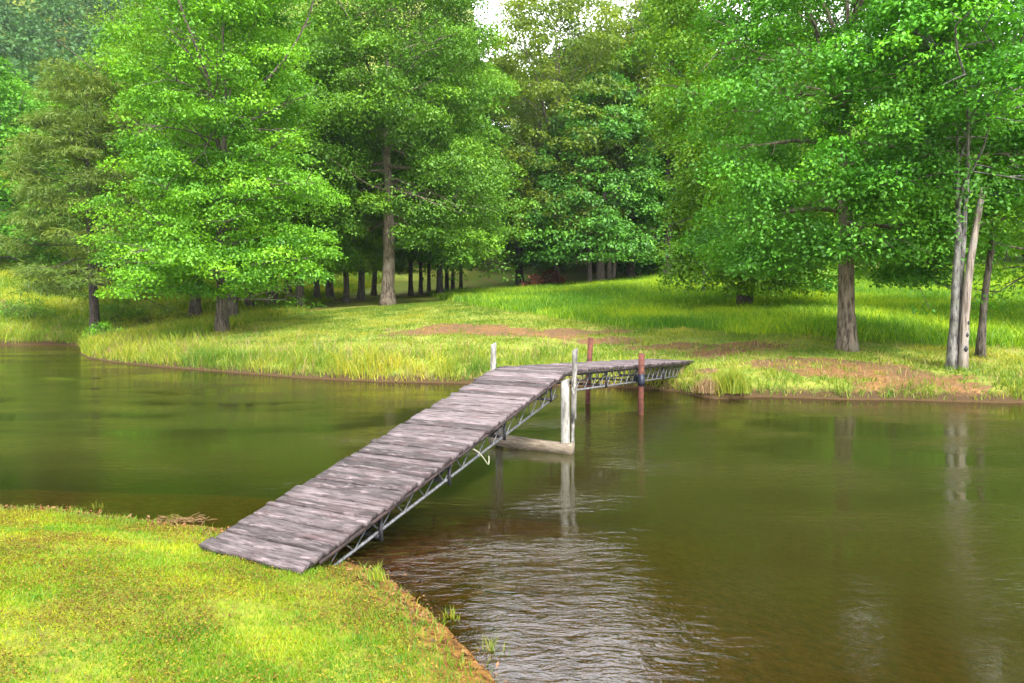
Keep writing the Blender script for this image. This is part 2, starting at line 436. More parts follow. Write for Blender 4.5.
N.link(b.outputs[0], out.inputs[0])
g = link('ground', mesh_np('ground', np.stack([xs, ys, Z], 1), F, m, {'cover': cover}, True)); g['kind'] = 'structure'

# ------------------------------------------------------------------ water
wx = axis(-52, 26, -16, 11, 0.2); wy = axis(1.0, 38, 1.6, 30, 0.2)
WX, WY = np.meshgrid(wx, wy); wsd = pond_sd(WX.ravel(), WY.ravel())
wz = -terrain(WX.ravel(), WY.ravel(), wsd)
I = np.arange(WX.size).reshape(WX.shape)
F = np.stack([I[:-1, :-1], I[:-1, 1:], I[1:, 1:], I[1:, :-1]], -1).reshape(-1, 4)
F = F[(wsd[F] < 0.25).any(1)]
used, inv = np.unique(F.ravel(), return_inverse=True)
wv = np.stack([WX.ravel(), WY.ravel(), np.zeros(WX.size)], 1)[used]
m, nt, out = new_mat('pond_water'); N = NT(nt)
geo = N('ShaderNodeNewGeometry'); pos = geo.outputs['Position']
at = N('ShaderNodeAttribute', attribute_name='depth')
r1 = N.noise(pos, 1.0, 4, 0.6, (4.2, 9.0, 1)); r1.node.inputs['Distortion'].default_value = 0.7; r2 = N.noise(pos, 1.0, 2, 0.5, (13.0, 30.0, 1)); r3 = N.noise(pos, 1.0, 2, 0.5, (0.28, 0.55, 1))
amp = N.ramp(r3, [(0.40, (0.08, 0.08, 0.08)), (0.66, (1, 1, 1))])
hgt = N.math('MULTIPLY', N.math('ADD', N.math('MULTIPLY', r1, 1.0), N.math('MULTIPLY', r2, 0.28)), amp)
bp = N('ShaderNodeBump'); bp.inputs['Strength'].default_value = 1.0; bp.inputs['Distance'].default_value = 0.016
N.link(hgt, bp.inputs['Height'])
murk = N('ShaderNodeBsdfDiffuse'); N.link(N.mix(N.math('MULTIPLY', at.outputs['Fac'], 0.8, clamp=True), (0.056, 0.045, 0.009), (0.033, 0.037, 0.0075)), murk.inputs[0])
tr = N('ShaderNodeBsdfTransparent'); tr.inputs[0].default_value = (0.80, 0.66, 0.40, 1)
mx = N('ShaderNodeMixShader')
N.link(N.math('SUBTRACT', 1.0, N.math('POWER', 2.718, N.math('MULTIPLY', at.outputs['Fac'], -1.25))), mx.inputs[0])
N.link(tr.outputs[0], mx.inputs[1]); N.link(murk.outputs[0], mx.inputs[2])
gl = N('ShaderNodeBsdfGlossy'); gl.inputs['Roughness'].default_value = 0.025
N.link(bp.outputs[0], gl.inputs['Normal'])
fr = N('ShaderNodeFresnel'); fr.inputs[0].default_value = 1.65; N.link(bp.outputs[0], fr.inputs['Normal'])
m2 = N('ShaderNodeMixShader'); N.link(fr.outputs[0], m2.inputs[0]); N.link(mx.outputs[0], m2.inputs[1]); N.link(gl.outputs[0], m2.inputs[2])
N.link(m2.outputs[0], out.inputs[0])
w = link('water', mesh_np('water', wv, inv.reshape(F.shape), m, {'depth': np.clip(wz[used], 0, 3)}, True)); w['kind'] = 'structure'

# ------------------------------------------------------------------ foliage builders
def unit(v): return v / (np.linalg.norm(v, axis=-1, keepdims=True) + 1e-9)

def leaf_quads(c, d, nrm, L, W, fold=0.18):
    side = unit(np.cross(d, nrm)); nrm = np.cross(side, d)
    L = L[:, None]; W = W[:, None]
    mid = c + d * L * 0.48
    v = np.stack([c, mid + side * W * 0.5 + nrm * W * fold, c + d * L - nrm * L * 0.12, mid - side * W * 0.5 + nrm * W * fold], 1)
    n = len(c)
    f = np.arange(n * 4).reshape(n, 4)
    return v.reshape(-1, 3), f

def spray_leaves(cent, outd, rad, per, rng, leaf=(0.13, 0.085), flat=0.35, tilt=0.55, tint_mu=None):
    """cent (S,3) spray centres, outd (S,3) outward direction, rad (S,), per leaves per spray"""
    S = len(cent); n = S * per
    idx = np.repeat(np.arange(S), per)
    u = unit(rng.normal(size=(n, 3))) * (rng.random(n) ** 0.45)[:, None]
    off = u * rad[idx][:, None]; off[:, 2] *= flat
    # sprays sag at their edge
    off[:, 2] -= 0.22 * (off[:, 0] ** 2 + off[:, 1] ** 2) / np.maximum(rad[idx], .05)
    p = cent[idx] + off
    d = unit(off * np.array([1, 1, 0.4]) + outd[idx] * rad[idx][:, None] * 0.5 + rng.normal(size=(n, 3)) * rad[idx][:, None] * 0.35 + np.array([0, 0, -0.10]) * rad[idx][:, None])
    nrm = unit(np.array([0, 0, 1.0]) + rng.normal(size=(n, 3)) * tilt + outd[idx] * 0.25)
    L = leaf[0] * (0.65 + 0.7 * rng.random(n)); W = leaf[1] * (0.7 + 0.6 * rng.random(n))
    v, f = leaf_quads(p, d, nrm, L, W)
    mu = (rng.random(S) if tint_mu is None else tint_mu)[idx]
    tint = np.clip(0.55 * mu + 0.45 * rng.random(n), 0, 1)
    return v, f, np.repeat(tint, 4)

def dome_leaves(cent, rad, per, rng, leaf, tint_mu, squash=0.62, tilt=0.42):
    """leaf clumps: leaves lie over the upper shell of each clump, hanging a little at the rim"""
    S = len(cent); n = S * per
    idx = np.repeat(np.arange(S), per)
    u = unit(rng.normal(size=(n, 3))); u[:, 2] = np.where(u[:, 2] < -0.35, -u[:, 2], u[:, 2])
    rr = rad[idx] * (0.62 + 0.42 * rng.random(n)) * (1 + 0.22 * np.sin(u[:, 0] * 4 + idx) * np.cos(u[:, 1] * 5 + idx * 1.7))
    off = u * rr[:, None]; off[:, 2] *= squash
    p = cent[idx] + off
    nrm = unit(u * np.array([.75, .75, 1.0]) + np.array([0, 0, .55]) + rng.normal(size=(n, 3)) * tilt)
    d = unit(np.stack([u[:, 0], u[:, 1], -0.35 + 0 * u[:, 2]], 1) + rng.normal(size=(n, 3)) * 0.6)
    L = leaf[0] * (0.65 + 0.7 * rng.random(n)); W = leaf[1] * (0.7 + 0.6 * rng.random(n))
    v, f = leaf_quads(p, d, nrm, L, W)
    tint = np.clip(0.75 * tint_mu[idx] + 0.3 * rng.random(n), 0, 1)
    return v, f, np.repeat(tint, 4)

def curve_pts(p0, d0, length, n, rng, up=0.0, wander=0.08):
    pts = [np.array(p0, float)]; d = np.array(d0, float)
    st = length / (n - 1)
    for i in range(n - 1):
        d = d + np.array([0, 0, up * st]) + rng.normal(size=3) * wander
        d /= np.linalg.norm(d)
        pts.append(pts[-1] + d * st)
    return np.array(pts)

def build_tree(seed, H, base, env, n_limbs, trunk_r, mat_bark, mat_leaf, leaf=(0.14, 0.095), per=46, flat=0.35, spray_r=(0.45, 0.85),
               stems=None, rise=(0.05, 1.0), droop=-0.06, tilt=0.55, sec_den=1.7, az_bias=None, dead=3, gap=0.0, spray_step=0.6, flare=1.0, trunk_top=0.93, shell=220, shell_r=(0.6, 1.05), shell_per=110, shell_in=0.62, shell_lo=None, squash=0.62, fork=0.36, leaders=4, extra=(), clear=None):
    """Returns (trunk mesh, crown mesh).  env: [(t, radius)] over the height."""
    rng = np.random.default_rng(seed)
    q = Quads(); env = np.array(env)
    stems = stems or [((0, 0), (0, 0), 1.0, 1.0)]
    stem_curves = []
    for (off, lean, hs, rs) in stems:
        n = 15; t = np.linspace(0, 1, n)
        wob = np.cumsum(rng.normal(size=(n, 2)) * 0.010 * H, axis=0) * t[:, None] ** 0.7 * 0.6
        pts = np.stack([off[0] + lean[0] * t * H + wob[:, 0], off[1] + lean[1] * t * H + wob[:, 1], t * H * hs * trunk_top], 1)
        pts[0, 2] = -0.3
        # extra rings near the ground for the root flare
        lo = np.interp([0.35, 0.9], pts[:, 2], np.arange(n))
        ins = np.array([[np.interp(k, np.arange(n), pts[:, c]) for c in range(3)] for k in lo])
        pts = np.vstack([pts[:1], ins, pts[1:]]); pts = pts[np.argsort(pts[:, 2])]
        tt = np.clip(pts[:, 2] / (H * hs), 0, 1)
        r = trunk_r * rs * (0.06 + 0.94 * (1 - tt) ** 1.05)
        r = r * (1 + 0.55 * flare * np.exp(-np.maximum(pts[:, 2], 0) / 0.35))
        if fork: r = r * np.where(tt > fork, np.maximum(0.5, 1 - (tt - fork) * 2.2), 1.0)
        q.tube(pts, r, 12, rough=0.16)
        stem_curves.append((pts, r, None))
    if fork:
        for i in range(leaders):
            pts, r, _ = stem_curves[i % len(stems)]
            zf = H * (fork + 0.24 * (i + rng.random()) / leaders)
            p0 = np.array([np.interp(zf, pts[:, 2], pts[:, k]) for k in range(3)])
            az = i * 2 * np.pi / leaders + rng.normal() * 0.35 + seed; el = rng.uniform(0.85, 1.2)
            d0 = np.array([math.cos(az) * math.cos(el), math.sin(az) * math.cos(el), math.sin(el)])
            lp = curve_pts(p0, d0, min(H * rng.uniform(0.38, 0.55), (H - zf) * 1.05), 10, rng, up=0.02, wander=0.10)
            lp[:, 2] = np.maximum.accumulate(lp[:, 2] + np.arange(10) * 1e-3)
            r0 = float(np.interp(zf, pts[:, 2], r)) * 0.72
            lr = np.linspace(r0, 0.02, 10); q.tube(lp, lr, 8, cap=False, rough=.1)
            stem_curves.append((lp, lr, az))
    cen, outd, rad, tmu = [], [], [], []
    for i in range(n_limbs):
        t = base + (0.985 - base) * ((i + rng.random()) / n_limbs) ** 0.92
        zz = t * H * trunk_top
        cand = [c_ for c_ in stem_curves if c_[0][0, 2] <= zz <= c_[0][-1, 2] + 0.3] or stem_curves[:1]
        pts, rr, laz = cand[rng.integers(len(cand))]
        zz = min(zz, pts[-1, 2])
        p0 = np.array([np.interp(zz, pts[:, 2], pts[:, k]) for k in range(3)])
        r0 = float(np.interp(zz, pts[:, 2], rr))
        az = i * 2.39996 + rng.normal() * 0.35 if laz is None else laz + rng.normal() * 0.95
        out = np.array([math.cos(az), math.sin(az), 0])
        Lm = float(np.interp(t, env[:, 0], env[:, 1])) * (0.72 + 0.42 * rng.random())
        if az_bias is not None: Lm *= az_bias(az, t)
        if laz is not None: Lm -= 0.75 * float(np.hypot(p0[0], p0[1]))
        if Lm < 0.3 or (clear and clear(az, t)): continue
        k = (t - base) / (1 - base)
        el = rise[0] + (rise[1] - rise[0]) * k ** 1.3 + rng.normal() * 0.12
        d0 = out * math.cos(el) + np.array([0, 0, math.sin(el)])
        lp = curve_pts(p0, d0, Lm, 8, rng, up=droop, wander=0.09)
        lr = np.linspace(max(0.018, min(r0 * 0.5, 0.018 * Lm + 0.012)), 0.010, 8)
        q.tube(lp, lr, 6, cap=False)
        limb_t = rng.random()
        # secondaries
        ns = max(2, int(Lm * sec_den))
        for j in range(ns):
            sfrac = 0.22 + 0.78 * (j + rng.random() * 0.6) / ns
            sfrac = min(sfrac, 0.98)
            a = sfrac * 7; ia = int(a); fa = a - ia
            sp = lp[ia] * (1 - fa) + lp[min(ia + 1, 7)] * fa
            ld = unit(lp[min(ia + 1, 7)] - lp[ia])
            sd_ = unit(np.cross(ld, [0, 0, 1.0])) * (1 if j % 2 else -1)
            d1 = unit(ld * 0.75 + sd_ * (0.6 + 0.4 * rng.random()) + np.array([0, 0, 0.12 + 0.25 * rng.normal()]))
            L2 = (0.30 + 0.28 * rng.random()) * Lm * (1.05 - 0.6 * sfrac) + 0.35
            s2 = curve_pts(sp, d1, L2, 5, rng, up=droop * 1.5, wander=0.12)
            q.tube(s2, np.linspace(0.022, 0.006, 5), 4, cap=False)
            if rng.random() < gap: continue
            m_ = max(1, int(L2 / spray_step))
            for e in range(m_):
                ff = (e + 1) / m_ * 4; ie = min(int(ff), 3); fe = ff - ie
                c = s2[ie] * (1 - fe) + s2[ie + 1] * fe
                cen.append(c + rng.normal(size=3) * np.array([.12, .12, .06])); outd.append(unit(c - p0)); rad.append(rng.uniform(*spray_r))
                tmu.append(np.clip(0.35 * limb_t + 0.65 * rng.random(), 0, 1))
        cen.append(lp[-1]); outd.append(unit(lp[-1] - p0)); rad.append(rng.uniform(*spray_r)); tmu.append(rng.random())
    for i in range(dead):       # bare twigs
        pts, rr, _ = stem_curves[0]
        t = rng.uniform(max(0.15, base * 0.7), 0.8); zz = t * pts[-1, 2]
        p0 = np.array([np.interp(zz, pts[:, 2], pts[:, k]) for k in range(3)])
        az = rng.uniform(-2.6, -0.5)
        L = float(np.interp(t, env[:, 0], env[:, 1])) * rng.uniform(0.6, 1.0)
        lp = curve_pts(p0, unit(np.array([math.cos(az), math.sin(az), rng.uniform(-.1, .5)])), max(L, 1), 8, rng, 0.0, 0.16)
        q.tube(lp, np.linspace(0.035, 0.007, 8), 5, cap=False)
        for j in range(4):
            b0 = lp[3 + j]; s2 = curve_pts(b0, unit(rng.normal(size=3) + np.array([math.cos(az), math.sin(az), 0.3])), 0.7, 4, rng, 0, .2)
            q.tube(s2, np.linspace(0.012, 0.004, 4), 4, cap=False)
    v, f, tint = spray_leaves(np.array(cen), np.array(outd), np.array(rad), max(8, int(per * (0.5 if shell and fork else 1))), rng, leaf, flat, tilt, np.array(tmu))
    if shell:
        lo = base if shell_lo is None else shell_lo
        shell = int(shell * 1.45)
        tt = lo + (1.0 - lo) * rng.random(shell) ** 1.05; az = rng.uniform(0, 2 * np.pi, shell)
        kp = vnoise(az * 2.4 + seed * 1.3, tt * H * 0.62 + seed, seed + 5) > 0.34
        if clear: kp &= ~np.array([bool(clear(a_, t_)) for a_, t_ in zip(az, tt)])
        tt, az = tt[kp], az[kp]; shell = len(tt); shell_per = int(shell_per * 1.2)
        R = np.interp(tt, env[:, 0], env[:, 1]) * (0.74 + 0.5 * vnoise(az * 1.9 + seed, tt * 9 + seed, seed)) * (1 - (1 - shell_in) * rng.random(shell) ** 1.6)
        if az_bias is not None: R = R * np.array([az_bias(a, t_) for a, t_ in zip(az, tt)])
        sx_ = np.array([[np.interp(t_ * stem_curves[0][0][-1, 2], stem_curves[0][0][:, 2], stem_curves[0][0][:, k_]) for k_ in range(2)] for t_ in tt])
        cz = tt * H - 0.25 * R * (0.3 if rise[0] >= 0 else 0.6)
        cc = np.stack([sx_[:, 0] + R * np.cos(az), sx_[:, 1] + R * np.sin(az), cz], 1)
        rsz = rng.uniform(shell_r[0], shell_r[1], shell)
        for (ec, esp, en, er) in extra:
            cc = np.vstack([cc, np.array(ec) + rng.uniform(-1, 1, (en, 3)) * np.array(esp)]); rsz = np.concatenate([rsz, er * rng.uniform(.8, 1.2, en)])
        v2, f2, t2 = dome_leaves(cc, rsz, shell_per, rng, leaf, rng.random(len(cc)), squash)
        f = np.vstack([f, f2 + len(v)]); v = np.vstack([v, v2]); tint = np.concatenate([tint, t2])
    return q.mesh('trunk', mat_bark, True), mesh_np('crown', v, f, mat_leaf, {'tint': tint}), len(f)

NLEAF = 0
def tree(kind, label, loc, seed, rz=0.0, scale=(1, 1, 1), group=None, **kw):
    global NLEAF
    tm, cm, n = build_tree(seed, **kw); NLEAF += n
    t = thing(kind, label, 'tree', tuple(loc), rz, group, scale)
    link('trunk', tm, t); link('crown', cm, t)
    return t

OAK = [(0.0, 0.3), (0.10, 3.2), (0.3, 4.3), (0.55, 4.0), (0.8, 2.8), (1.0, 0.8)]
# ---- left grove
L1 = tree('broadleaf_tree', 'bright yellow green tree with low layered boughs at the pond edge of the left grove', at_ground(222, 332), 11,
          H=17, base=0.07, env=[(0.0, 3.0), (0.09, 4.2), (0.2, 4.6), (0.42, 4.4), (0.7, 3.9), (0.9, 3.2), (1, 1.6)], n_limbs=62, trunk_r=0.24, mat_bark=M['bark'], mat_leaf=M['leaf_bright'],
          leaf=(0.13, 0.078), per=34, flat=0.26, rise=(0.02, 0.95), droop=-0.05, sec_den=1.5, shell=470, shell_r=(.6,1.1), shell_per=170, shell_in=.35, extra=[((0, -1.3, 2.3), (1.5, .5, .9), 18, .75), ((.1, -1.3, 5.6), (1.0, .5, 1.9), 20, .8)], squash=.5, shell_lo=.10, az_bias=lambda a, t: 0.84 if math.cos(a) > 0.3 else (.88 if math.cos(a) < -.4 else 1.0))
L2 = tree('broadleaf_tree', 'tall green tree on the thick bare trunk at the right end of the left grove', at_ground(388, 305), 12,
          H=21, base=0.24, env=[(0.0, 3.4), (0.12, 5.8), (0.3, 6.4), (0.6, 5.6), (0.85, 5.0), (1, 2.5)], n_limbs=66, trunk_r=0.40, mat_bark=M['bark_tan'], mat_leaf=M['leaf_mid'],
          leaf=(0.16, 0.10), per=28, flat=0.55, rise=(-0.2, 1.0), droop=-0.03, sec_den=1.2, spray_r=(0.5, 0.95), shell=520, shell_r=(.75,1.4), shell_per=190, squash=.7, clear=lambda a, t: math.sin(a) < -.82 and t < .50, extra=[((-3.0, -1.0, 5.6), (1.3, 1.2, 2.0), 26, .95), ((-2.6, -1.6, 9.5), (1.5, 1.2, 2.4), 30, 1.0), ((2.6, -2.0, 8.2), (1.5, 1.2, 2.2), 22, 1.0), ((0, -2.2, 10.6), (1.3, .8, 1.4), 18, .9), ((.3, -2.4, 5.4), (1.0, .5, .5), 7, .7), ((2.6, -1.6, 4.2), (1.6, 1.5, 1.0), 26, .9), ((4.6, -1.2, 2.9), (1.1, 1.3, .8), 18, .8)], az_bias=lambda a, t: 1.1 if math.cos(a) > 0 else 0.9)
L3 = tree('broadleaf_tree', 'tall green tree on the left of the grove behind the low layered boughs', at_ground(272, 306), 13,
          H=20, base=0.15, env=[(0.0, 3.0), (0.15, 3.8), (0.4, 4.8), (0.7, 4.8), (.9, 4), (1, 2)], n_limbs=54, trunk_r=0.33, mat_bark=M['bark'], mat_leaf=M['leaf_bright'],
          leaf=(0.145, 0.09), per=28, flat=0.55, rise=(0.2, 1.0), droop=-0.03, sec_den=1.2, spray_r=(0.5, 0.9), shell=310, shell_r=(.75,1.3), shell_per=170, squash=.8)
L4 = tree('broadleaf_tree', 'green grove tree on a mid brown trunk left of the thick bare trunk', at_ground(330, 300), 14,
          H=19, base=0.2, env=[(0.0, 2.0), (0.2, 3.2), (0.45, 4.2), (0.75, 3.8), (1, 1.5)], n_limbs=44, trunk_r=0.27, mat_bark=M['bark'], mat_leaf=M['leaf_mid'],
          leaf=(0.145, 0.09), per=28, flat=0.55, rise=(0.2, 1.0), droop=-0.03, sec_den=1.2, spray_r=(0.5, 0.9), dead=2, shell=240, shell_r=(.75,1.3), shell_per=170, az_bias=lambda a, t: .42 if math.cos(a) > 0 else 1.0, squash=.8)

# ---- right side
R1 = tree('broadleaf_tree', 'large green tree with a stout brown trunk flaring into the bank right of the bridge', at_ground(847, 350), 21,
          H=15.5, base=0.19, env=[(0.0, 1.5), (0.15, 2.9), (0.24, 3.5), (0.45, 4.0), (0.62, 3.4), (0.8, 2.6), (1, 1.2)], n_limbs=60, trunk_r=0.235, mat_bark=M['bark_tan'], mat_leaf=M['leaf_green'],
          leaf=(0.105, 0.064), per=48, flat=0.42, rise=(-0.14, 1.0), droop=-0.07, sec_den=1.5, spray_r=(0.4, 0.75), dead=0, squash=.7, flare=.95, shell=470, shell_r=(.5,1.0), shell_per=215, extra=[((1.25, -.6, 1.95), (.85, .4, .16), 9, .5), ((-.4, -1.6, 2.6), (1.3, .5, .4), 12, .55), ((-2.2, -.8, 2.3), (.9, .6, .3), 10, .6)], shell_lo=.165)
R0 = tree('broadleaf_tree', 'bright green tree with foliage hanging to the meadow left of the stout brown trunk', at_depth(745, 33.5), 22,
          H=18, base=0.07, env=[(0.0, 3.0), (0.1, 3.8), (0.3, 4.2), (0.6, 4.3), (0.85, 3.9), (1, 2)], n_limbs=58, trunk_r=0.30, mat_bark=M['bark_dark'], mat_leaf=M['leaf_bright'],
          leaf=(0.15, 0.092), per=30, flat=0.5, rise=(-0.15, 1.0), droop=-0.06, sec_den=1.25, spray_r=(0.5, 0.85), shell=380, shell_r=(.7,1.2), shell_per=180, az_bias=lambda a, t: .68 if (math.cos(a) < -.2 and t < .42) else 1.0, extra=[((.2, -1.6, 1.2), (1.3, .6, .6), 16, .7), ((.2, -2.4, 1.8), (1.6, .8, .7), 16, .8)], squash=.75)
R2 = tree('twin_trunk_tree', 'green tree on a pale grey twin trunk that forks beside the bleached dead stem', at_ground(955, 369), 23,
          H=9.6, base=0.46, env=[(0.0, 1.5), (0.36, 2.2), (0.55, 3.0), (0.8, 2.8), (1, 1.3)], n_limbs=52, trunk_r=0.105, mat_bark=M['bark_grey'], mat_leaf=M['leaf_mid'],
          leaf=(0.10, 0.062), per=40, flat=0.30, rise=(-0.1, 1.0), droop=-0.06, sec_den=1.6, spray_r=(0.38, 0.7), dead=0, clear=lambda a, t: math.sin(a) < -.6 and t < .60, shell=230, shell_r=(.4,.75), shell_per=170, shell_lo=.42, flare=1.2,
          stems=[((-0.075, 0), (-0.022, 0.0), 1.0, 1.0), ((0.07, 0.03), (-0.008, 0.01), 0.97, 0.92)])
R3 = tree('young_tree', 'slim young tree with a thin leaning grey trunk right of the bleached dead stem', at_ground(980, 357), 24,
          H=10, base=0.30, env=[(0.0, 1.0), (0.3, 1.8), (0.6, 2.2), (1, 0.8)], n_limbs=30, trunk_r=0.10, mat_bark=M['bark'], mat_leaf=M['leaf_bright'],
          leaf=(0.10, 0.065), per=40, flat=0.30, rise=(0.05, 0.9), droop=-0.06, sec_den=1.6, spray_r=(0.35, 0.65), shell=70, shell_r=(.35,.6), shell_per=100, stems=[((0, 0), (0.045, 0), 1, 1)], dead=1, leaders=2)
R5 = tree('broadleaf_tree', 'yellow green tree crown reaching in from the right edge beyond the slim young tree', at_depth(1085, 27), 25,
          H=9.8, base=0.18, env=[(0.0, 2), (0.2, 3.5), (0.5, 4.2), (0.8, 3.2), (1, 1.2)], n_limbs=46, trunk_r=0.26, mat_bark=M['bark'], mat_leaf=M['leaf_bright'],
          leaf=(0.15, 0.10), per=40, flat=0.30, rise=(0.0, 1.0), sec_den=1.5)

# ---- centre
C1 = tree('clump_tree', 'dark blue green tree on a clump of dark stems at the meadow edge', at_ground(600, 284), 31,
          H=14.5, base=0.15, env=[(0.0, 3), (0.12, 4.8), (0.35, 5.6), (0.6, 4.6), (0.85, 3.0), (1, 1.0)], n_limbs=62, trunk_r=0.34, mat_bark=M['bark_dark'], mat_leaf=M['leaf_deep'],
          leaf=(0.23, 0.155), per=24, flat=0.34, rise=(-0.05, 0.95), droop=-0.06, sec_den=1.0, spray_r=(0.55, 1.0), spray_step=0.75, az_bias=lambda a, t: .72 if math.cos(a) > .2 else 1.0, shell=330, shell_r=(.7,1.3), shell_per=85,
          stems=[((0, 0), (0, 0), 1, 1), ((-0.7, 0.2), (-0.03, 0), .9, .55), ((0.55, -0.1), (0.05, 0), .9, .6), ((0.95, 0.3), (0.08, 0), .8, .45)])
C2 = tree('broadleaf_tree', 'tall dark trunked tree with a pale lower bole right of the clump of dark stems', at_ground(667, 277), 32,
          H=20, base=0.30, env=[(0.0, 2), (0.3, 3.6), (0.6, 4.5), (0.85, 3.4), (1, 1.2)], n_limbs=46, trunk_r=0.33, mat_bark=M['bark_dark'], mat_leaf=M['leaf_mid'],
          leaf=(0.24, 0.16), per=32, flat=0.36, sec_den=1.1, spray_r=(0.55, 1.0), spray_step=0.75, shell=190, shell_r=(.7,1.2), shell_per=80)
OL = dict(H=22, base=0.16, env=[(0.0, 2), (0.18, 4.6), (0.5, 6.0), (0.8, 5.2), (1, 2.2)], n_limbs=46, trunk_r=0.30, mat_bark=M['bark'], mat_leaf=M['leaf_olive'],
          leaf=(0.24, 0.14), per=22, flat=0.42, rise=(0.25, 1.15), droop=0.0, sec_den=1.15, spray_r=(0.5, 0.9), spray_step=0.8, gap=0.1, tilt=0.8, shell=360, shell_r=(.7,1.2), shell_per=80)
C3 = tree('olive_tree_tall', 'tall thin crowned olive yellow tree left of centre with sky between its twigs', at_depth(556, 60), 33, **OL)
C3b = tree('olive_tree_tall', 'tall olive yellow tree behind the dark blue green tree under the centre sky', at_depth(630, 63), 34, **OL)
C3c = copy_thing(C3, tuple(at_depth(520, 68)), 2.1, (.95, .95, .86), 'olive yellow tree showing right of the left grove below the centre sky')
copy_thing(C3b, tuple(at_depth(672, 66)), 1.3, (1, 1, 1.05), 'olive yellow tree top behind the tall dark trunked tree')
for o_ in (C3, C3b, C3c): o_.name = 'thin_crowned_tree'

# ---- pine and far left trees
PINE = tree('pine_tree', 'olive brown pine with drooping layered needles beside the bright layered boughs', at_depth(95, 40), 41,
            H=13.5, base=0.20, env=[(0.0, 3.0), (0.12, 3.6), (0.4, 3.4), (0.75, 2.7), (1, 1.2)], n_limbs=56, trunk_r=0.24, mat_bark=M['bark_dark'], mat_leaf=M['needle'],
            leaf=(0.30, 0.035), per=80, flat=0.30, rise=(-0.12, 0.7), droop=-0.02, sec_den=1.4, spray_r=(0.4, 0.75), tilt=0.9, dead=6, shell=230, shell_r=(.6,1.0), shell_per=150, squash=.35, fork=None)
FLT = tree('broadleaf_tree', 'dark green tree at the left edge behind the far bank meadow', at_depth(-4, 62), 42,
           H=15.5, base=0.05, env=[(0.0, 4.0), (0.1, 5.0), (0.35, 5.2), (0.7, 4.2), (1, 1.0)], n_limbs=58, trunk_r=0.34, mat_bark=M['bark_dark'], mat_leaf=M['leaf_mid'],
           leaf=(0.26, 0.17), per=32, flat=0.34, rise=(-0.08, 0.95), sec_den=1.1, spray_r=(0.6, 1.05), spray_step=0.8, shell=330, shell_r=(.8,1.3), shell_per=85)
# templates for trees behind
BG = tree('broadleaf_tree', 'mid green rounded tree behind the dark tree at the left edge', at_depth(42, 84), 51,
          H=13, base=0.10, env=[(0.0, 3.0), (0.15, 4.4), (0.45, 5.0), (0.75, 4.2), (1, 1.6)], n_limbs=46, trunk_r=0.30, mat_bark=M['bark_dark'], mat_leaf=M['leaf_far'],
          leaf=(0.36, 0.24), per=20, flat=0.40, sec_den=0.8, spray_r=(0.7, 1.2), spray_step=1.0, dead=0, shell=200, shell_r=(.9,1.5), shell_per=62)
BG2 = tree('broadleaf_tree', 'green tree rising behind the dark trunks of the left grove', at_depth(440, 56), 52,
           H=18, base=0.16, env=[(0.0, 3.0), (0.18, 4.0), (0.5, 4.6), (0.8, 3.8), (1, 1.2)], n_limbs=42, trunk_r=0.24, mat_bark=M['bark_dark'], mat_leaf=M['leaf_mid'],
           leaf=(0.30, 0.20), per=22, flat=0.40, sec_den=0.9, spray_r=(0.6, 1.1), spray_step=0.9, dead=0, shell=190, shell_r=(.8,1.3), shell_per=68)
print('leaves', NLEAF)

def cp(src, px, D, rz, s, label, group=None):
    sc_ = s if isinstance(s, tuple) else (s, s, s)
    return copy_thing(src, tuple(at_depth(px, D)), rz, sc_, label, group)

cp(BG, -20, 92, 1.0, 1.1, 'pale round topped tree at the left edge below the wooded hill')
cp(BG, 72, 90, 2.3, 0.9, 'pale green tree between the left edge trees and the olive brown pine')
cp(BG2, 35, 76, 0.7, 0.8, 'small bright green tree in front of the round topped trees')
cp(BG2, 130, 62, 2.0, 1.0, 'green tree filling the gap behind the olive brown pine')
cp(L3, 195, 44, 2.2, (.95, .95, .95), 'tall green tree left of the grove rising behind the layered boughs')
cp(L4, 232, 40, 1.2, 1.0, 'tall green tree whose grey upper stem shows above the layered boughs')
cp(BG2, 200, 52, 3.1, 1.05, 'green tree deep in the left grove behind the layered boughs')
ORD = ['first', 'second', 'third', 'fourth', 'fifth', 'sixth', 'seventh', 'eighth', 'ninth']
row = [(411, 58, .72), (421, 61, .64), (429, 60, .58), (440, 57, .7), (447, 62, .64), (453, 61, .58), (461, 64, .58)]
for i, (px, D, s) in enumerate(row):
    cp(BG2, px, D, i * 1.7, (s, s, 1.0 + .05 * (i % 3)), 'slim dark trunked tree, %s right of the thick bare trunk in the shaded row' % ORD[i], 'slim trees in the shaded row of the left grove')
row2 = [(301, 48, 1.0), (347, 53, .8), (361, 55, .95), (318, 53, .8), (288, 55, .9), (374, 60, .75), (250, 48, .95)]
lab2 = ['tree on the second thick trunk right of the layered boughs in the grove', 'slim dark trunk close right of the mid brown grove trunk', 'broad black trunk left of the thick bare trunk',
        'slim dark trunk behind the mid brown grove trunk', 'dark trunk in the shade left of the mid brown grove trunk', 'thin dark trunk deep behind the thick bare trunk', 'shaded trunk behind the layered boughs at the pond edge']
for (px, D, s), lb in zip(row2, lab2):
    cp(L3, px, D, px * .37, s * .8, lb, 'trees inside the left grove')
cp(BG2, 517, 66, 0.4, .6, 'small dark trunked tree on the brown slope behind the gap at the centre')
cp(BG, 560, 84, 1.4, 1.25, 'green tree on the slope behind the clump of dark stems')
cp(BG2, 690, 62, 2.2, .95, 'shaded tree behind the pale fence post')
cp(BG2, 895, 52, 4.0, .85, 'tree on a short dark trunk seen under the boughs of the stout brown tree')
cp(BG2, 800, 56, 1.1, .95, 'dark green tree behind the boughs between the meadow and the stout brown tree')
cp(BG, 960, 66, 3.3, 1.4, 'green tree far across the meadow behind the pale twin trunk')
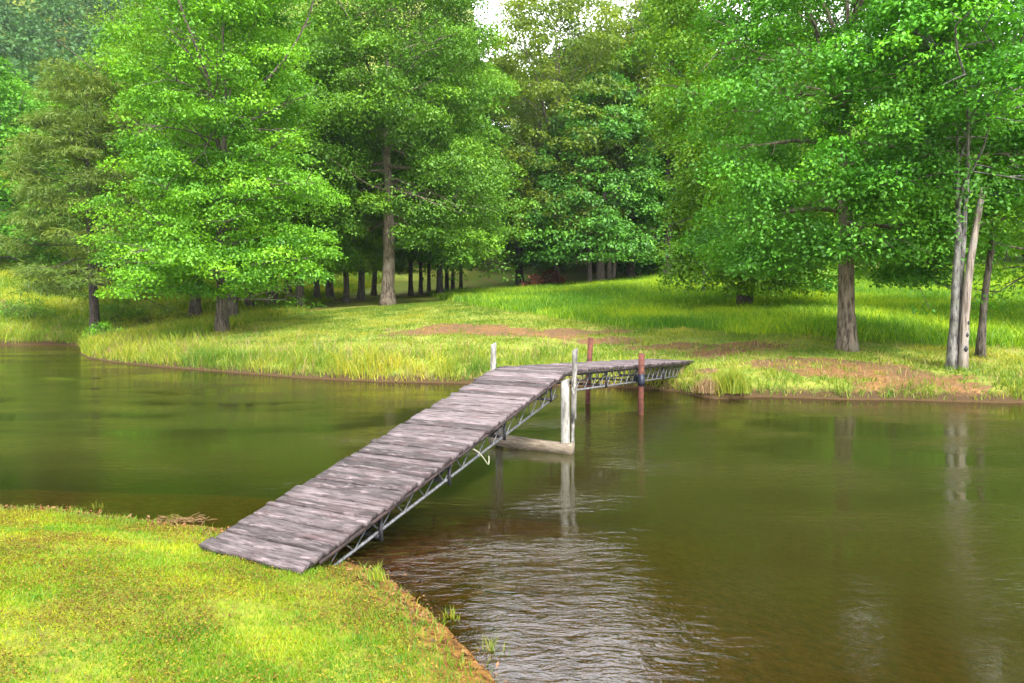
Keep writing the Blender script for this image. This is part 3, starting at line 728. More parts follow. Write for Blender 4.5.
cp(BG, 1040, 60, 5.3, .9, 'green tree far across the meadow behind the slim young tree')
cp(BG, 596, 76, 2.6, 1.65, 'tall pale green tree behind the olive yellow trees at the centre')
cp(BG, 478, 96, 3.6, 1.8, 'green tree closing the sky gap beside the left grove')
cp(BG, 740, 72, 0.2, 1.4, 'tall green tree far behind the tree with foliage hanging to the meadow')
cp(BG, 860, 76, 2.9, 1.4, 'tall green tree at the far meadow edge behind the stout brown tree')

# ---- far woods: one mass each
def forest(name, spots, seed, mat, leaf, per_tree):
    rng = np.random.default_rng(seed)
    V, Fs, T = [], [], []; n0 = 0
    for (x, y, z, h, r) in spots:
        S = per_tree
        # sprays over the upper shell of an uneven crown
        u = unit(rng.normal(size=(S, 3))); u[:, 2] = np.abs(u[:, 2]) * 1.0 - 0.25
        lump = 0.75 + 0.5 * rng.random(S)
        c = np.array([x, y, z + h * 0.55]) + u * np.array([r, r, h * 0.45]) * lump[:, None] * (0.55 + .45 * rng.random(S))[:, None]
        v, f, t = spray_leaves(c, u, np.full(S, r * 0.32), 9, rng, leaf, 0.5, 0.6, np.clip(rng.random(S) * .5 + rng.random() * .5, 0, 1))
        V.append(v); Fs.append(f + n0); T.append(t); n0 += len(v)
    o = link(name, mesh_np(name, np.vstack(V), np.vstack(Fs), mat, {'tint': np.concatenate(T)}))
    o['kind'] = 'stuff'; return o
rng = np.random.default_rng(3)
sp = []
while len(sp) < 260:
    x, y = rng.uniform(-30, 130), rng.uniform(78, 150)
    if abs(x / y) > 0.85: continue
    z = float(terrain(np.array([x]), np.array([y]))[0])
    sp.append((x, y, z, rng.uniform(10, 15), rng.uniform(3.2, 5)))
forest('far_wood', sp, 61, M['leaf_far'], (0.7, 0.45), 60)
sp = []
while len(sp) < 430:
    y = rng.uniform(120, 420); x = rng.uniform(-0.82, -0.40) * y
    z = float(terrain(np.array([x]), np.array([y]))[0])
    sp.append((x, y, z, rng.uniform(9, 14), rng.uniform(4, 6.5)))
forest('hill_wood', sp, 62, M['leaf_hill'], (0.85, 0.55), 62)

# ---- shrubs
def shrub(label, loc, seed, r, h, mat, leaf=(0.10, 0.05), S=60, per=26, name='shrub', stem=M['bark_dark']):
    rng = np.random.default_rng(seed); q = Quads()
    th = rng.uniform(0, 2 * np.pi, S); rr = r * np.sqrt(rng.random(S)); hh = h * (0.15 + 0.85 * rng.random(S)) * (1 - 0.5 * (rr / r) ** 2)
    c = np.stack([rr * np.cos(th), rr * np.sin(th), hh], 1)
    for k in range(min(S, 40)):
        q.tube(np.array([[c[k, 0] * .15, c[k, 1] * .15, -0.05], c[k] * [.6, .6, .6], c[k]]), [0.014, .010, .005], 4, cap=False)
    v, f, t = spray_leaves(c, unit(c + [0, 0, .3]), np.full(S, 0.24 * min(1.3, r)), per, rng, leaf, 0.7, 0.9, rng.random(S))
    o = thing(name, label, 'shrub', tuple(loc))
    link('stem', q.mesh('stem', stem, True), o); link('foliage', mesh_np('foliage', v, f, mat, {'tint': t}), o)
    return o
shrub('bushy shrub at the tip of the grassy point left of the layered boughs', at_ground(118, 322), 71, 1.3, 1.5, M['leaf_mid'], S=90)
shrub('low brownish shrub under the layered boughs near the pond edge', at_ground(150, 326), 72, 0.8, 0.6, M['needle'], S=36, per=14)
shrub('pale green shrub on the slope below the olive brown pine', at_ground(72, 290), 73, 1.2, 1.0, M['leaf_mid'], S=70)
shrub('rounded green shrub on the far bank at the left edge', at_ground(28, 318), 74, 1.4, 1.1, M['leaf_mid'], S=90)
shrub('thin brownish shrub at the left edge above the far bank grass', at_ground(8, 312), 75, 1.0, 0.8, M['straw'], S=40, per=12)
shrub('dark green shrub on the pale slope at the upper left meadow', at_ground(32, 264), 76, 1.9, 1.5, M['leaf_mid'], S=90)
shrub('rust brown shrub on the shaded slope, nearer the left grove', at_depth(533, 57), 77, 0.9, 1.1, M['leaf_red'], S=40, leaf=(.16, .1))
shrub('rust brown shrub on the shaded slope, nearer the clump of dark stems', at_depth(553, 59), 78, 0.9, 1.5, M['leaf_red'], S=44, leaf=(.16, .1))
for i_, (px_, D_, r_, h_, lb_) in enumerate([(640, 66, 2.8, 2.4, 'wide dark thicket behind the clump of dark stems'), (720, 62, 2.8, 2.2, 'dark thicket behind the pale fence post')]):
    shrub(lb_, at_depth(px_, D_), 170 + i_, r_, h_, M['leaf_deep'], S=110, per=24, leaf=(.26, .17))
shrub('low dark green thicket at the meadow edge left of the stout brown trunk', at_ground(800, 296), 79, 2.4, 1.6, M['leaf_deep'], S=130, leaf=(.16, .1))
shrub('leafy low bush behind the point where the inlet begins', at_ground(104, 340), 80, 0.8, 0.8, M['leaf_bright'], S=50)

# ------------------------------------------------------------------ dead snag and fence post
p = at_ground(963, 370)
top = at_depth(978, p[1]); top[2] = 2.2 + (300 - 196) / F_PX * p[1]
q = Quads(); t = np.linspace(0, 1, 14)
pts = p[None] * (1 - t[:, None]) + top[None] * t[:, None]; pts[:, 0] -= 0.10 * np.sin(t * np.pi); pts[0, 2] -= .3
q.tube(pts, 0.115 - 0.05 * t ** 0.8, 11, rough=0.22)
s_ = link('dead_trunk', None)
q2 = Quads()
for (a, dx, dz) in ((.96, .0, .35), (.93, .05, .22), (.95, -.04, .18)):
    b0 = p * (1 - a) + top * a
    q2.tube(np.array([b0, b0 + [dx, 0, dz * .6], b0 + [dx * 1.5, 0, dz]]), [0.045, 0.03, 0.006], 5)
bpy.data.objects.remove(s_)
snag = thing('dead_trunk', 'bleached leafless dead stem leaning right against the pale twin trunk', 'tree trunk')
link('trunk', q.mesh('trunk', M['snag'], True), snag); link('splinter', q2.mesh('splinter', M['snag'], True), snag)
for a, s in ((.12, .05), (.2, .035), (.27, .03)):  # solid dark lumps whose colour stands in for the shade inside holes
    c = p * (1 - a) + top * a + np.array([-.04, -.085 + .03 * a, 0])
    q3 = Quads(); q3.tube(np.array([c + [0, -.01, -s * 1.6], c + [0, -.02, 0], c + [0, -.01, s * 1.6]]), [s * .3, s, s * .3], 6)
    link('hole_shade', q3.mesh('hole_shade', M['iron'], True), snag)

p = at_depth(703, 41)
fp = thing('fence_post', 'small pale wooden post with a crossbar beside the meadow under the trees', 'post', tuple(p))
q = Quads(); q.tube(np.array([[0, 0, -.2], [0, 0, .9], [.01, 0, 1.55]]), [.09, .085, .08], 7, rough=.1); link('post', q.mesh('post', M['greywood'], True), fp)
q = Quads(); q.tube(np.array([[-.35, -.1, 1.42], [.4, -.1, 1.5], [1.1, -.08, 1.56]]), [.05, .05, .045], 6); link('crossbar', q.mesh('crossbar', M['greywood'], True), fp)

# ------------------------------------------------------------------ footbridge
NLc = at_ground(200, 551, 3, 12) + [0, 0, .045]; NRc = at_ground(301, 577, 3, 12) + [0, 0, .045]; print('deck end', NLc, NRc)
TLc = np.array([-0.27, 11.95, 1.17]); TRc = np.array([0.78, 11.50, 1.16])
FLc = np.array([3.73, 21.4, 0.62]); FRc = np.array([4.80, 21.0, 0.60])
# the curve where the ramp meets the level walk
TL2 = TLc + unit(FLc - TLc) * 0.35 + np.array([0, 0, .025]); TR2 = TRc + unit(FRc - TRc) * 0.35 + np.array([0, 0, .025])

def planks(A, B, C_, D_, widths, rng, thick=0.042, over=0.02):
    """planks laid across from edge A->C_ (left) to edge B->D_ (right)"""
    q = Quads(); tot = sum(widths); s = 0.0
    for wv_ in widths:
        t0 = s / tot + 0.0007; t1 = (s + wv_) / tot - rng.uniform(0.0008, 0.0028); s += wv_
        jl = rng.uniform(-over * 1.6, over); jr = rng.uniform(-over, over * 0.6)
        L0 = A * (1 - t0) + C_ * t0; L1_ = A * (1 - t1) + C_ * t1
        R0_ = B * (1 - t0) + D_ * t0; R1_ = B * (1 - t1) + D_ * t1
        ax = unit(R0_ - L0); L0 = L0 + ax * jl; L1_ = L1_ + ax * (jl + rng.uniform(-.006, .006)); R0_ = R0_ + ax * jr; R1_ = R1_ + ax * (jr + rng.uniform(-.006, .006))
        n = 9; k = np.linspace(0, 1, n)[:, None]
        dz = rng.uniform(-0.006, 0.008); tl = rng.uniform(-.004, .004)
        e0 = L0 * (1 - k) + R0_ * k; e1 = L1_ * (1 - k) + R1_ * k
        yv = unit(e1[0] - e0[0])
        e0 = e0 + yv * (rng.random((n, 1)) * 0.006); e1 = e1 - yv * (rng.random((n, 1)) * 0.007)
        wv2 = (rng.random((n, 1)) - .5) * 0.004
        up = np.array([0, 0, 1.0])
        bev = 0.005
        T0 = e0 + yv * bev + up * (dz + tl + wv2); T1 = e1 - yv * bev + up * (dz - tl + wv2)
        S0 = e0 + up * (dz + tl + wv2 - bev); S1 = e1 + up * (dz - tl + wv2 - bev)
        B0 = e0 + up * (dz - thick); B1 = e1 + up * (dz - thick)
        v = np.concatenate([B0, S0, T0, T1, S1, B1])
        f = []
        for r_ in range(5):
            for i in range(n - 1):
                f.append([r_ * n + i, r_ * n + i + 1, (r_ + 1) * n + i + 1, (r_ + 1) * n + i])
        for i in range(n - 1): f.append([5 * n + i, 5 * n + i + 1, i + 1, i])
        f.append([0, n, 2 * n, 2 * n]); 
        f = f[:-1]
        f.append([0, n, 4 * n, 5 * n]); f.append([n, 2 * n, 3 * n, 4 * n])
        e = n - 1
        f.append([e + 5 * n, e + 4 * n, e + n, e]); f.append([e + 4 * n, e + 3 * n, e + 2 * n, e + n])
        wid = np.linalg.norm(R0_ - L0); u0 = rng.uniform(0, 50); v0 = rng.uniform(0, 50)
        uu = np.tile(np.linspace(0, wid, n), 6) + u0
        vv = np.repeat([-.05, -.005, 0, wv_, wv_ + .005, wv_ + .05], n) + v0
        q.add(v, f, np.stack([uu, vv], 1), rng.random())
    return q
rng = np.random.default_rng(88)
bridge = thing('footbridge', 'weathered plank footbridge sloping up from the lawn and running level to the far bank', 'footbridge')
wd = []
while sum(wd) < 6.9: wd.append(rng.choice([0.12, 0.15, 0.19, 0.24, 0.17]) * rng.uniform(.92, 1.08))
link('ramp_deck', planks(NLc, NRc, TLc, TRc, wd, rng).mesh('ramp_deck', M['deck']), bridge)
qq = planks(TLc, TRc, TL2, TR2, [0.17, 0.18], rng)
wd = []
while sum(wd) < 9.9: wd.append(rng.choice([0.14, 0.19, 0.24, 0.21]) * rng.uniform(.92, 1.08))
q_ = planks(TL2, TR2, FLc, FRc, wd, rng)
for a, b_, c_, d_ in zip(q_.v, q_.f, q_.uv, q_.rnd): qq.add(a, b_ - b_.min() , c_, d_[0])
link('level_deck', qq.mesh('level_deck', M['deck']), bridge)

def bar(q, a, b, w, h):
    a = np.asarray(a, float); b = np.asarray(b, float)
    d = unit(b - a); s = np.cross(d, [0, 0, 1.0])
    s = unit(s) if np.linalg.norm(s) > 1e-3 else np.array([1.0, 0, 0]); u = np.cross(s, d)
    c = []
    for z in (-1, 1):
        for (p_, sg) in ((a, -1), (b, -1), (b, 1), (a, 1)): c.append(p_ + s * sg * w / 2 + u * z * h / 2)
    L = np.linalg.norm(b - a)
    uv = [(0, 0), (L, 0), (L, w), (0, w)] * 2
    q.box8(c, 0.5, uv)

def fascia(A, C_, name='edge_board'):
    q = Quads(); n = 10
    for i in range(n):
        a = A + (C_ - A) * i / n; b_ = A + (C_ - A) * (i + 1) / n
        bar(q, a, b_, 0.035, 0.10)
    return q
inset = lambda P, Q, k: P + unit(Q - P) * k
def span(A, B, C_, D_, depth, s0, s1, nseg, rngs, top0=0.0, d0=.86):
    """lattice trusses under a deck: left edge A->C_, right edge B->D_"""
    dn = np.array([0, 0, -1.0])
    for side, (P, Q, O, R_) in enumerate(((A, C_, B, D_), (B, D_, A, C_))):
        P2 = inset(P, O, 0.07) + dn * 0.075; Q2 = inset(Q, R_, 0.07) + dn * 0.075
        tr = link('side_truss', None, bridge); bpy.data.objects.remove(tr)
        a = P2 + (Q2 - P2) * s0; b_ = P2 + (Q2 - P2) * s1
        qt = Quads(); bar(qt, P2 + (Q2 - P2) * top0, Q2, 0.045, 0.05)
        tr = link('side_truss', qt.mesh('side_truss', M['iron']), bridge)
        qc = Quads()
        lo0 = a + dn * depth * d0; lo1 = b_ + dn * depth
        lo0 = inset(lo0, lo0 + (O - P), 0.03); lo1 = inset(lo1, lo1 + (R_ - Q), 0.03)
        qc.tube(np.array([lo0, (lo0 + lo1) / 2, lo1]), 0.016, 8)
        link('bottom_chord', qc.mesh('bottom_chord', M['steel'], True), tr)
        qr = Quads()
        for i in range(nseg):
            k0, k1, km = i / nseg, (i + 1) / nseg, (i + .5) / nseg
            tp0 = a + (b_ - a) * k0; tp1 = a + (b_ - a) * k1; bm = lo0 + (lo1 - lo0) * km
            qr.tube(np.array([tp0, bm]), 0.0075, 5, cap=False); qr.tube(np.array([bm, tp1]), 0.0075, 5, cap=False)
        link('lattice_rod', qr.mesh('lattice_rod', M['steel'], True), tr)
    for k in (0.20, 0.42, 0.66, 0.93):
        qx = Quads()
        l = inset(A + (C_ - A) * k, B + (D_ - B) * k, 0.07) + dn * 0.10; r_ = inset(B + (D_ - B) * k, A + (C_ - A) * k, 0.07) + dn * 0.10
        bar(qx, l + dn * depth * .75, r_ + dn * depth * .75, 0.04, 0.035)
        bar(qx, r_ + dn * 0.0, r_ + dn * depth * .9, 0.035, 0.035); bar(qx, l, l + dn * depth * .9, 0.035, 0.035)
        bar(qx, r_ + dn * 0.02, r_ * .8 + l * .2 + dn * depth * .75, 0.025, 0.025)
        link('cross_frame', qx.mesh('cross_frame', M['iron']), bridge)
span(NLc, NRc, TLc, TRc, 0.25, 0.035, 0.985, 14, rng, 0.05, .62)
span(TL2, TR2, FLc, FRc, 0.30, 0.02, 0.97, 22, rng)
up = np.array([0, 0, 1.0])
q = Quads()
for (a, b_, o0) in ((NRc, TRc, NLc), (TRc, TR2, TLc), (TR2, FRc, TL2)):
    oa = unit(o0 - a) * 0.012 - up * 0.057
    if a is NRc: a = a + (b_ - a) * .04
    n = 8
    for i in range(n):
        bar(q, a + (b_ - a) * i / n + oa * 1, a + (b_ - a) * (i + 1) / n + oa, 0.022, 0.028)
link('edge_strip', q.mesh('edge_strip', M['edge_dark']), bridge)  # thin dark strip just below the right-hand plank ends

# rope loop hanging from the ramp truss
p0 = NRc + (TRc - NRc) * 0.50 + np.array([-.03, .0, -.10]); p1 = NRc + (TRc - NRc) * 0.56 + np.array([.0, -.02, -.30])
t = np.linspace(0, 1, 24)[:, None]
pts = p0 * (1 - t) + p1 * t + np.array([.06, -.03, 0]) * np.sin(t * np.pi) - up * (0.20 * np.sin(t * np.pi) * t)
q = Quads(); q.tube(pts, 0.0055, 6)
tag(link('rope', q.mesh('rope', M['rope'], True)), 'pale rope hanging in a loop from the ramp of the footbridge', 'rope')

# timber trestle in the water
tre = thing('timber_trestle', 'grey timber trestle standing in the pond under the top of the ramp', 'trestle', (0, 0, 0))
def post(q, base, top, w, d, rnd=0.6, n=7):
    base = np.asarray(base, float); top = np.asarray(top, float); v = []; uvs = []
    for i in range(n):
        k = i / (n - 1); c = base * (1 - k) + top * k; ww = w * (1 - .06 * k) + RNG.normal() * .002; dd = d + RNG.normal() * .002
        dz = 0.02 * (i == n - 1)
        for (sx_, sy_) in ((-1, -1), (1, -1), (1, 1), (-1, 1)):
            v.append(c + [sx_ * ww / 2, sy_ * dd / 2, dz * sx_]); uvs.append((np.linalg.norm(c - base) + .5, sx_ * ww / 2 + sy_ * dd))
    f = [[3, 2, 1, 0]]
    for i in range(n - 1):
        for j in range(4): f.append([i * 4 + j, i * 4 + (j + 1) % 4, i * 4 + 4 + (j + 1) % 4, i * 4 + 4 + j])
    o = (n - 1) * 4; f.append([o, o + 1, o + 2, o + 3]); q.add(v, f, uvs, rnd)
rx, ry = 0.815, 11.40
q = Quads(); post(q, (rx - .03, ry, -1.4), (rx - .055, ry, 1.05), .125, .11, .9); link('post', q.mesh('post', M['greywood']), tre)
q = Quads(); post(q, (rx + .065, ry - .06, .50), (rx + .085, ry - .06, 1.50), .075, .05, .3); link('board', q.mesh('board', M['greywood']), tre)
q = Quads(); post(q, (rx + .062, ry + .02, -1.4), (rx + .06, ry + .02, .72), .05, .08, .4); link('board', q.mesh('board', M['greywood']), tre)
lx, ly = -0.30, 12.08
q = Quads(); post(q, (lx + .10, ly - .05, -1.4), (lx + .11, ly - .05, 1.0), .12, .10, .5); link('post', q.mesh('post', M['greywood']), tre)
q = Quads(); post(q, (lx + .01, ly + .03, .55), (lx + .02, ly + .03, 1.54), .085, .05, .8); link('board', q.mesh('board', M['greywood']), tre)
q = Quads(); n = 9
a = np.array([lx - .02, ly - .14, .115]); b_ = np.array([rx + .06, ry - .10, .07]); v = []; uvs = []
dv = unit(b_ - a); sv = unit(np.cross(dv, up))
for i in range(n):
    k = i / (n - 1); c = a * (1 - k) + b_ * k - up * .02 * math.sin(k * 3.1)
    for (sy_, sz_) in ((-1, -1), (1, -1), (1, 1), (-1, 1)):
        v.append(c + sv * sy_ * (.06 + RNG.normal() * .003) + up * sz_ * (.085 + RNG.normal() * .004)); uvs.append((k * 1.2, sy_ * .06 + sz_ * .085))
f = [[0, 1, 2, 3]]
for i in range(n - 1):
    for j in range(4): f.append([i * 4 + j, i * 4 + 4 + j, i * 4 + 4 + (j + 1) % 4, i * 4 + (j + 1) % 4])
o = (n - 1) * 4; f.append([o + 3, o + 2, o + 1, o]); q.add(v, f, uvs, .5)
link('beam', q.mesh('beam', M['beamwood']), tre)

# rusty steel posts
rp = thing('steel_post', 'rusty red steel post with a blue black clamp, near side of the level walk', 'post', (2.475, 15.22, 0))
q = Quads(); q.tube(np.array([[0, 0, -1.6], [0, 0, .5], [.008, 0, 1.18]]), .058, 14); link('pipe', q.mesh('pipe', M['rust'], True), rp)
q = Quads(); q.tube(np.array([[0.006, 0, .56], [0.007, 0, .62], [.007, 0, .78]]), .070, 14)
bar(q, (0.0, .05, .66), (-.10, .16, .68), .05, .10); link('clamp', q.mesh('clamp', M['clamp'], False), rp)
rp2 = thing('steel_post', 'rusty red steel post leaning slightly on the far side of the level walk', 'post', (1.62, 16.85, 0))
q = Quads(); q.tube(np.array([[-.03, 0, -1.6], [0, 0, .5], [.05, 0, 1.40]]), .056, 14); link('pipe', q.mesh('pipe', M['rust'], True), rp2)
q = Quads(); q.tube(np.array([[.012, 0, .62], [.016, 0, .68], [.022, 0, .82]]), .066, 14); bar(q, (0.03, -.05, .70), (.12, -.12, .70), .05, .08); link('clamp', q.mesh('clamp', M['clamp'], False), rp2)

# ------------------------------------------------------------------ grass
def blades(name, pts, h, w, rng, mat, tint, lean=0.35, seg=True):
    n = len(pts)
    az = rng.uniform(0, 2 * np.pi, n); side = np.stack([np.cos(az), np.sin(az), np.zeros(n)], 1)
    la = rng.uniform(0, 2 * np.pi, n); ln = (lean * (0.3 + rng.random(n)))[:, None] * np.stack([np.cos(la), np.sin(la), np.zeros(n)], 1)
    h = h[:, None]; w = w[:, None]; upv = np.array([0, 0, 1.0])
    bl = pts - side * w / 2; br = pts + side * w / 2
    tip = pts + upv * h * 0.93 + ln * h
    if seg:
        mid = pts + upv * h * 0.55 + ln * h * 0.28
        v = np.stack([bl, br, mid + side * w * .42, mid - side * w * .42, tip], 1).reshape(-1, 3)
        b0 = np.arange(n)[:, None] * 5
        f = np.concatenate([b0 + [0, 1, 2], b0 + [0, 2, 3], b0 + [3, 2, 4]], 1).reshape(-1, 3); k = 5
    else:
        v = np.stack([bl, br, tip], 1).reshape(-1, 3); f = np.arange(n * 3).reshape(-1, 3); k = 3
    o = link(name, mesh_np(name, v, f, mat, {'tint': np.repeat(tint, k)})); o['kind'] = 'stuff'; return o

def scatter(n, x0, x1, y0, y1, rng): return rng.uniform(x0, x1, n), rng.uniform(y0, y1, n)
rng = np.random.default_rng(101)
# lawn
x, y = scatter(820000, -9.5, 1.2, 1.6, 9.6, rng)
dst = np.hypot(x, y); k = rng.random(len(x)) < np.clip(4.2 / dst, 0.3, 1); x, y = x[k], y[k]
sd = pond_sd(x, y); k = (rng.random(len(x)) < np.clip((sd + .22 * (fbm(x * 2.4, y * 2.4, 8) - .5)) / .38, 0.0, 1) ** 1.3) & (sd > .01) & (near_w8(x, y) > .5) & (np.abs(x) < 0.85 * y + 1.2); x, y, sd = x[k], y[k], sd[k]
thin = fbm(x * 1.6, y * 1.6, 15); k = rng.random(len(x)) < np.clip(0.45 + (thin - .35) * 2.4, .35, 1); x, y, sd, thin = x[k], y[k], sd[k], thin[k]
z = terrain(x, y, sd)
edge = np.exp(-sd / 0.5)
h = (0.015 + 0.026 * rng.random(len(x))) * (1 + .9 * edge) * (0.8 + .5 * thin)
lt = np.clip(0.5 + (fbm(x * 2.2, y * 2.2, 19) - .5) * 1.6 + rng.normal(size=len(x)) * .22, 0, 1)
lt = np.where(edge > .5, lt * .45, lt)
blades('lawn_grass', np.stack([x, y, z - .003], 1), h, 0.0035 + 0.003 * rng.random(len(x)) + .0006 * np.hypot(x, y), rng, M['grass_lawn'], lt, 0.7, False)
print('lawn', len(x))
rng = np.random.default_rng(119)
x, y = scatter(160000, -9.5, 1.2, 1.6, 9.6, rng); sd = pond_sd(x, y)
k = (near_w8(x, y) > .5) & (sd > -.04) & (rng.random(len(x)) < np.exp(-((sd - .12) / .16) ** 2) * np.clip((fbm(x * 2.6, y * 2.6, 93) - .42) * 4, 0.04, 1) * .55); x, y, sd = x[k], y[k], sd[k]
blades('edge_grass', np.stack([x, y, terrain(x, y, sd) - .004], 1), 0.03 + .07 * rng.random(len(x)), .004 + .003 * rng.random(len(x)), rng, M['grass_bank'], np.clip(.35 + rng.normal(size=len(x)) * .25, 0, 1), 0.9, True)
rng = np.random.default_rng(102)
# clover and dead leaflets in the lawn
x, y = scatter(330000, -9.0, 1.2, 1.8, 8.6, rng)
sd = pond_sd(x, y); cl = fbm(x * 1.9, y * 1.9, 23)
k = (sd > 0.25) & (near_w8(x, y) > .5) & (rng.random(len(x)) < np.clip((cl - .36) * 4.5, 0.08, 1)) & (np.abs(x) < 0.85 * y + 1.2)
x, y, sd, cl = x[k], y[k], sd[k], cl[k]
p = np.stack([x, y, terrain(x, y, sd) + 0.012 + .02 * rng.random(len(x))], 1); n = len(p)
d = unit(np.stack([rng.normal(size=n), rng.normal(size=n), rng.normal(size=n) * .3], 1)); nm = unit(np.array([0, 0, 1.0]) + rng.normal(size=(n, 3)) * .4)
v, f = leaf_quads(p, d, nm, .010 + .010 * rng.random(n), .008 + .007 * rng.random(n))
o = link('clover_cover', mesh_np('clover_cover', v, f, M['clover'], {'tint': np.repeat(np.clip(rng.random(n) * 1.1 - (cl - .5), 0, 1), 4)})); o['kind'] = 'stuff'

# far bank rim: tall tufts on the left, short and dry on the right
def far_grass(name, n, x0, x1, y0, y1, cond, hfun, wfun, mat, tintf, lean, seed):
    rng = np.random.default_rng(seed)
    x, y = scatter(n, x0, x1, y0, y1, rng)
    k = np.abs(x) < 0.74 * y + 3; x, y = x[k], y[k]
    sd = pond_sd(x, y)
    pr = cond(x, y, sd) * (near_w8(x, y) < .4) * (sd > 0.02)
    k = rng.random(len(x)) < pr; x, y, sd = x[k], y[k], sd[k]
    z = terrain(x, y, sd)
    blades(name, np.stack([x, y, z - .01], 1), hfun(x, y, sd, rng), wfun(x, y, sd, rng), rng, mat, np.clip(tintf(x, y, sd, rng), 0, 1), lean)
    print(name, len(x))
tuft = lambda x, y: fbm(x * 2.3, y * 2.3, 55)
far_grass('bank_grass', 520000, -26, 14, 15, 42,
          lambda x, y, sd: (sd < 3.2) * np.clip((tuft(x, y) - .3) * 3, 0.12, 1) * (np.exp(-sd / 2.2) + 0.8 * np.exp(-sd / .25)) * np.where(x > 3.2, .6, 1.0) * (1 - .8 * dirt_mask(x, y)),
          lambda x, y, sd, r: (0.10 + 0.75 * tuft(x, y) ** 2.2 * (0.5 + fbm(x * .8, y * .8, 56)) * np.exp(-sd / 2.5)) * np.where(x > 3.2, .55, 1.2) * (.6 + .8 * r.random(len(x))) + .16 * np.exp(-sd / .22) * r.random(len(x)) * np.clip(tuft(x, y) * 3 - .7, 0, 1.5),
          lambda x, y, sd, r: 0.010 + 0.012 * r.random(len(x)), M['grass_bank'],
          lambda x, y, sd, r: .45 + (fbm(x * .9, y * .9, 66) - .5) * 1.5 + r.normal(size=len(x)) * .25, 0.75, 201)
far_grass('straw_grass', 160000, -26, 14, 15, 42,
          lambda x, y, sd: (sd < 5) * np.clip((fbm(x * 1.7, y * 1.7, 155) - .45) * 3.5, 0.03, 1) * np.exp(-sd / 2.5) * (1 - .6 * dirt_mask(x, y)),
          lambda x, y, sd, r: (0.18 + 0.42 * r.random(len(x)) ** 2) * np.where(x > 3.2, .6, 1.1),
          lambda x, y, sd, r: 0.007 + 0.007 * r.random(len(x)), M['straw'],
          lambda x, y, sd, r: r.random(len(x)), 0.6, 205)
far_grass('short_grass', 420000, -24, 16, 17, 46,
          lambda x, y, sd: (1 - meadow(x, y)) * np.clip(1 - .98 * dirt_mask(x, y), 0.08, 1) * np.clip((fbm(x * 1.4, y * 1.4, 57) - .22) * 2.2, .1, 1),
          lambda x, y, sd, r: (0.05 + 0.09 * r.random(len(x))),
          lambda x, y, sd, r: 0.014 + 0.014 * r.random(len(x)), M['grass_bank'],
          lambda x, y, sd, r: .35 + (fbm(x * .7, y * .7, 67) - .5) * 1.4 + r.normal(size=len(x)) * .22, 0.8, 202)
far_grass('meadow_grass', 620000, -10, 40, 19, 60,
          lambda x, y, sd: meadow(x, y) * np.clip(30 / y, .3, 1) * (1 - .9 * dirt_mask(x, y)) ,
          lambda x, y, sd, r: (0.14 + 0.34 * r.random(len(x)) ** 1.5) * (.5 + 1.0 * fbm(x * .6, y * .6, 58)),
          lambda x, y, sd, r: 0.016 + 0.018 * r.random(len(x)), M['grass_tall'],
          lambda x, y, sd, r: .45 + (fbm(x * .35, y * .35, 68) - .5) * 1.9 + r.normal(size=len(x)) * .33, 0.6, 203)
far_grass('hillside_grass', 260000, -60, -12, 30, 80,
          lambda x, y, sd: np.clip((fbm(x * .6, y * .6, 59) - .2) * 2, .2, 1),
          lambda x, y, sd, r: (0.2 + 0.3 * r.random(len(x))),
          lambda x, y, sd, r: 0.03 + 0.03 * r.random(len(x)), M['grass_hill'],
          lambda x, y, sd, r: .4 + (fbm(x * .3, y * .3, 69) - .5) * 1.5 + r.normal(size=len(x)) * .2, 0.5, 204)

rng = np.random.default_rng(120)
x, y = scatter(90000, -9, 1.2, 1.8, 9.5, rng); sd = pond_sd(x, y)
k = (near_w8(x, y) > .5) & (rng.random(len(x)) < np.exp(-((sd - .10) / .16) ** 2) * np.clip((fbm(x * 3, y * 3, 91) - .3) * 3, .05, 1)); x, y, sd = x[k], y[k], sd[k]; n = len(x)
p = np.stack([x, y, terrain(x, y, sd) + .006], 1)
d = unit(np.stack([rng.normal(size=n), rng.normal(size=n), rng.normal(size=n) * .25], 1)); nm = unit(np.array([0, 0, 1.0]) + rng.normal(size=(n, 3)) * .5)
v, f = leaf_quads(p, d, nm, .02 + .05 * rng.random(n), .008 + .02 * rng.random(n))
o = link('shore_litter', mesh_np('shore_litter', v, f, M['leaf_litter'], {'tint': np.repeat(rng.random(n), 4)})); o['kind'] = 'stuff'
# clumps one can point at
def clump(label, loc, seed, r, h, n, mat, w=0.012, lean=.5, cat='grass clump', name='grass_clump'):
    rng = np.random.default_rng(seed)
    th = rng.uniform(0, 2 * np.pi, n); rr = r * rng.random(n)
    p = np.stack([rr * np.cos(th), rr * np.sin(th), np.full(n, -.02)], 1)
    o = blades(name, p, h * (.45 + .55 * rng.random(n)) * (1 - .5 * (rr / r) ** 2), np.full(n, w), rng, mat, rng.random(n), lean)
    del o['kind']; o.location = loc; return tag(o, label, cat)
clump('dense rounded sedge clump on the right bank beside the far end of the footbridge', at_ground(732, 393), 301, .42, .75, 700, M['grass_bank'])
clump('straw coloured dry grass clump between the sedge and the far end of the footbridge', at_ground(707, 392), 302, .35, .5, 350, M['straw'])
clump('bright green weed tuft beside the foot of the ramp truss', np.array([-1.02, 5.95, .10]), 303, .08, .17, 50, M['grass_bank'], .006)
clump('thin green weeds standing at the lower right lawn edge', at_ground(492, 655, 3), 304, .13, .18, 44, M['grass_bank'], .004)
clump('thin green weeds standing in the water at the left lawn edge', on_plane(95, 508) , 305, .12, .14, 30, M['grass_bank'], .004)
clump('slender weed tuft in the mud near the lower right lawn edge', at_ground(450, 622, 3), 306, .08, .15, 40, M['grass_bank'], .005)
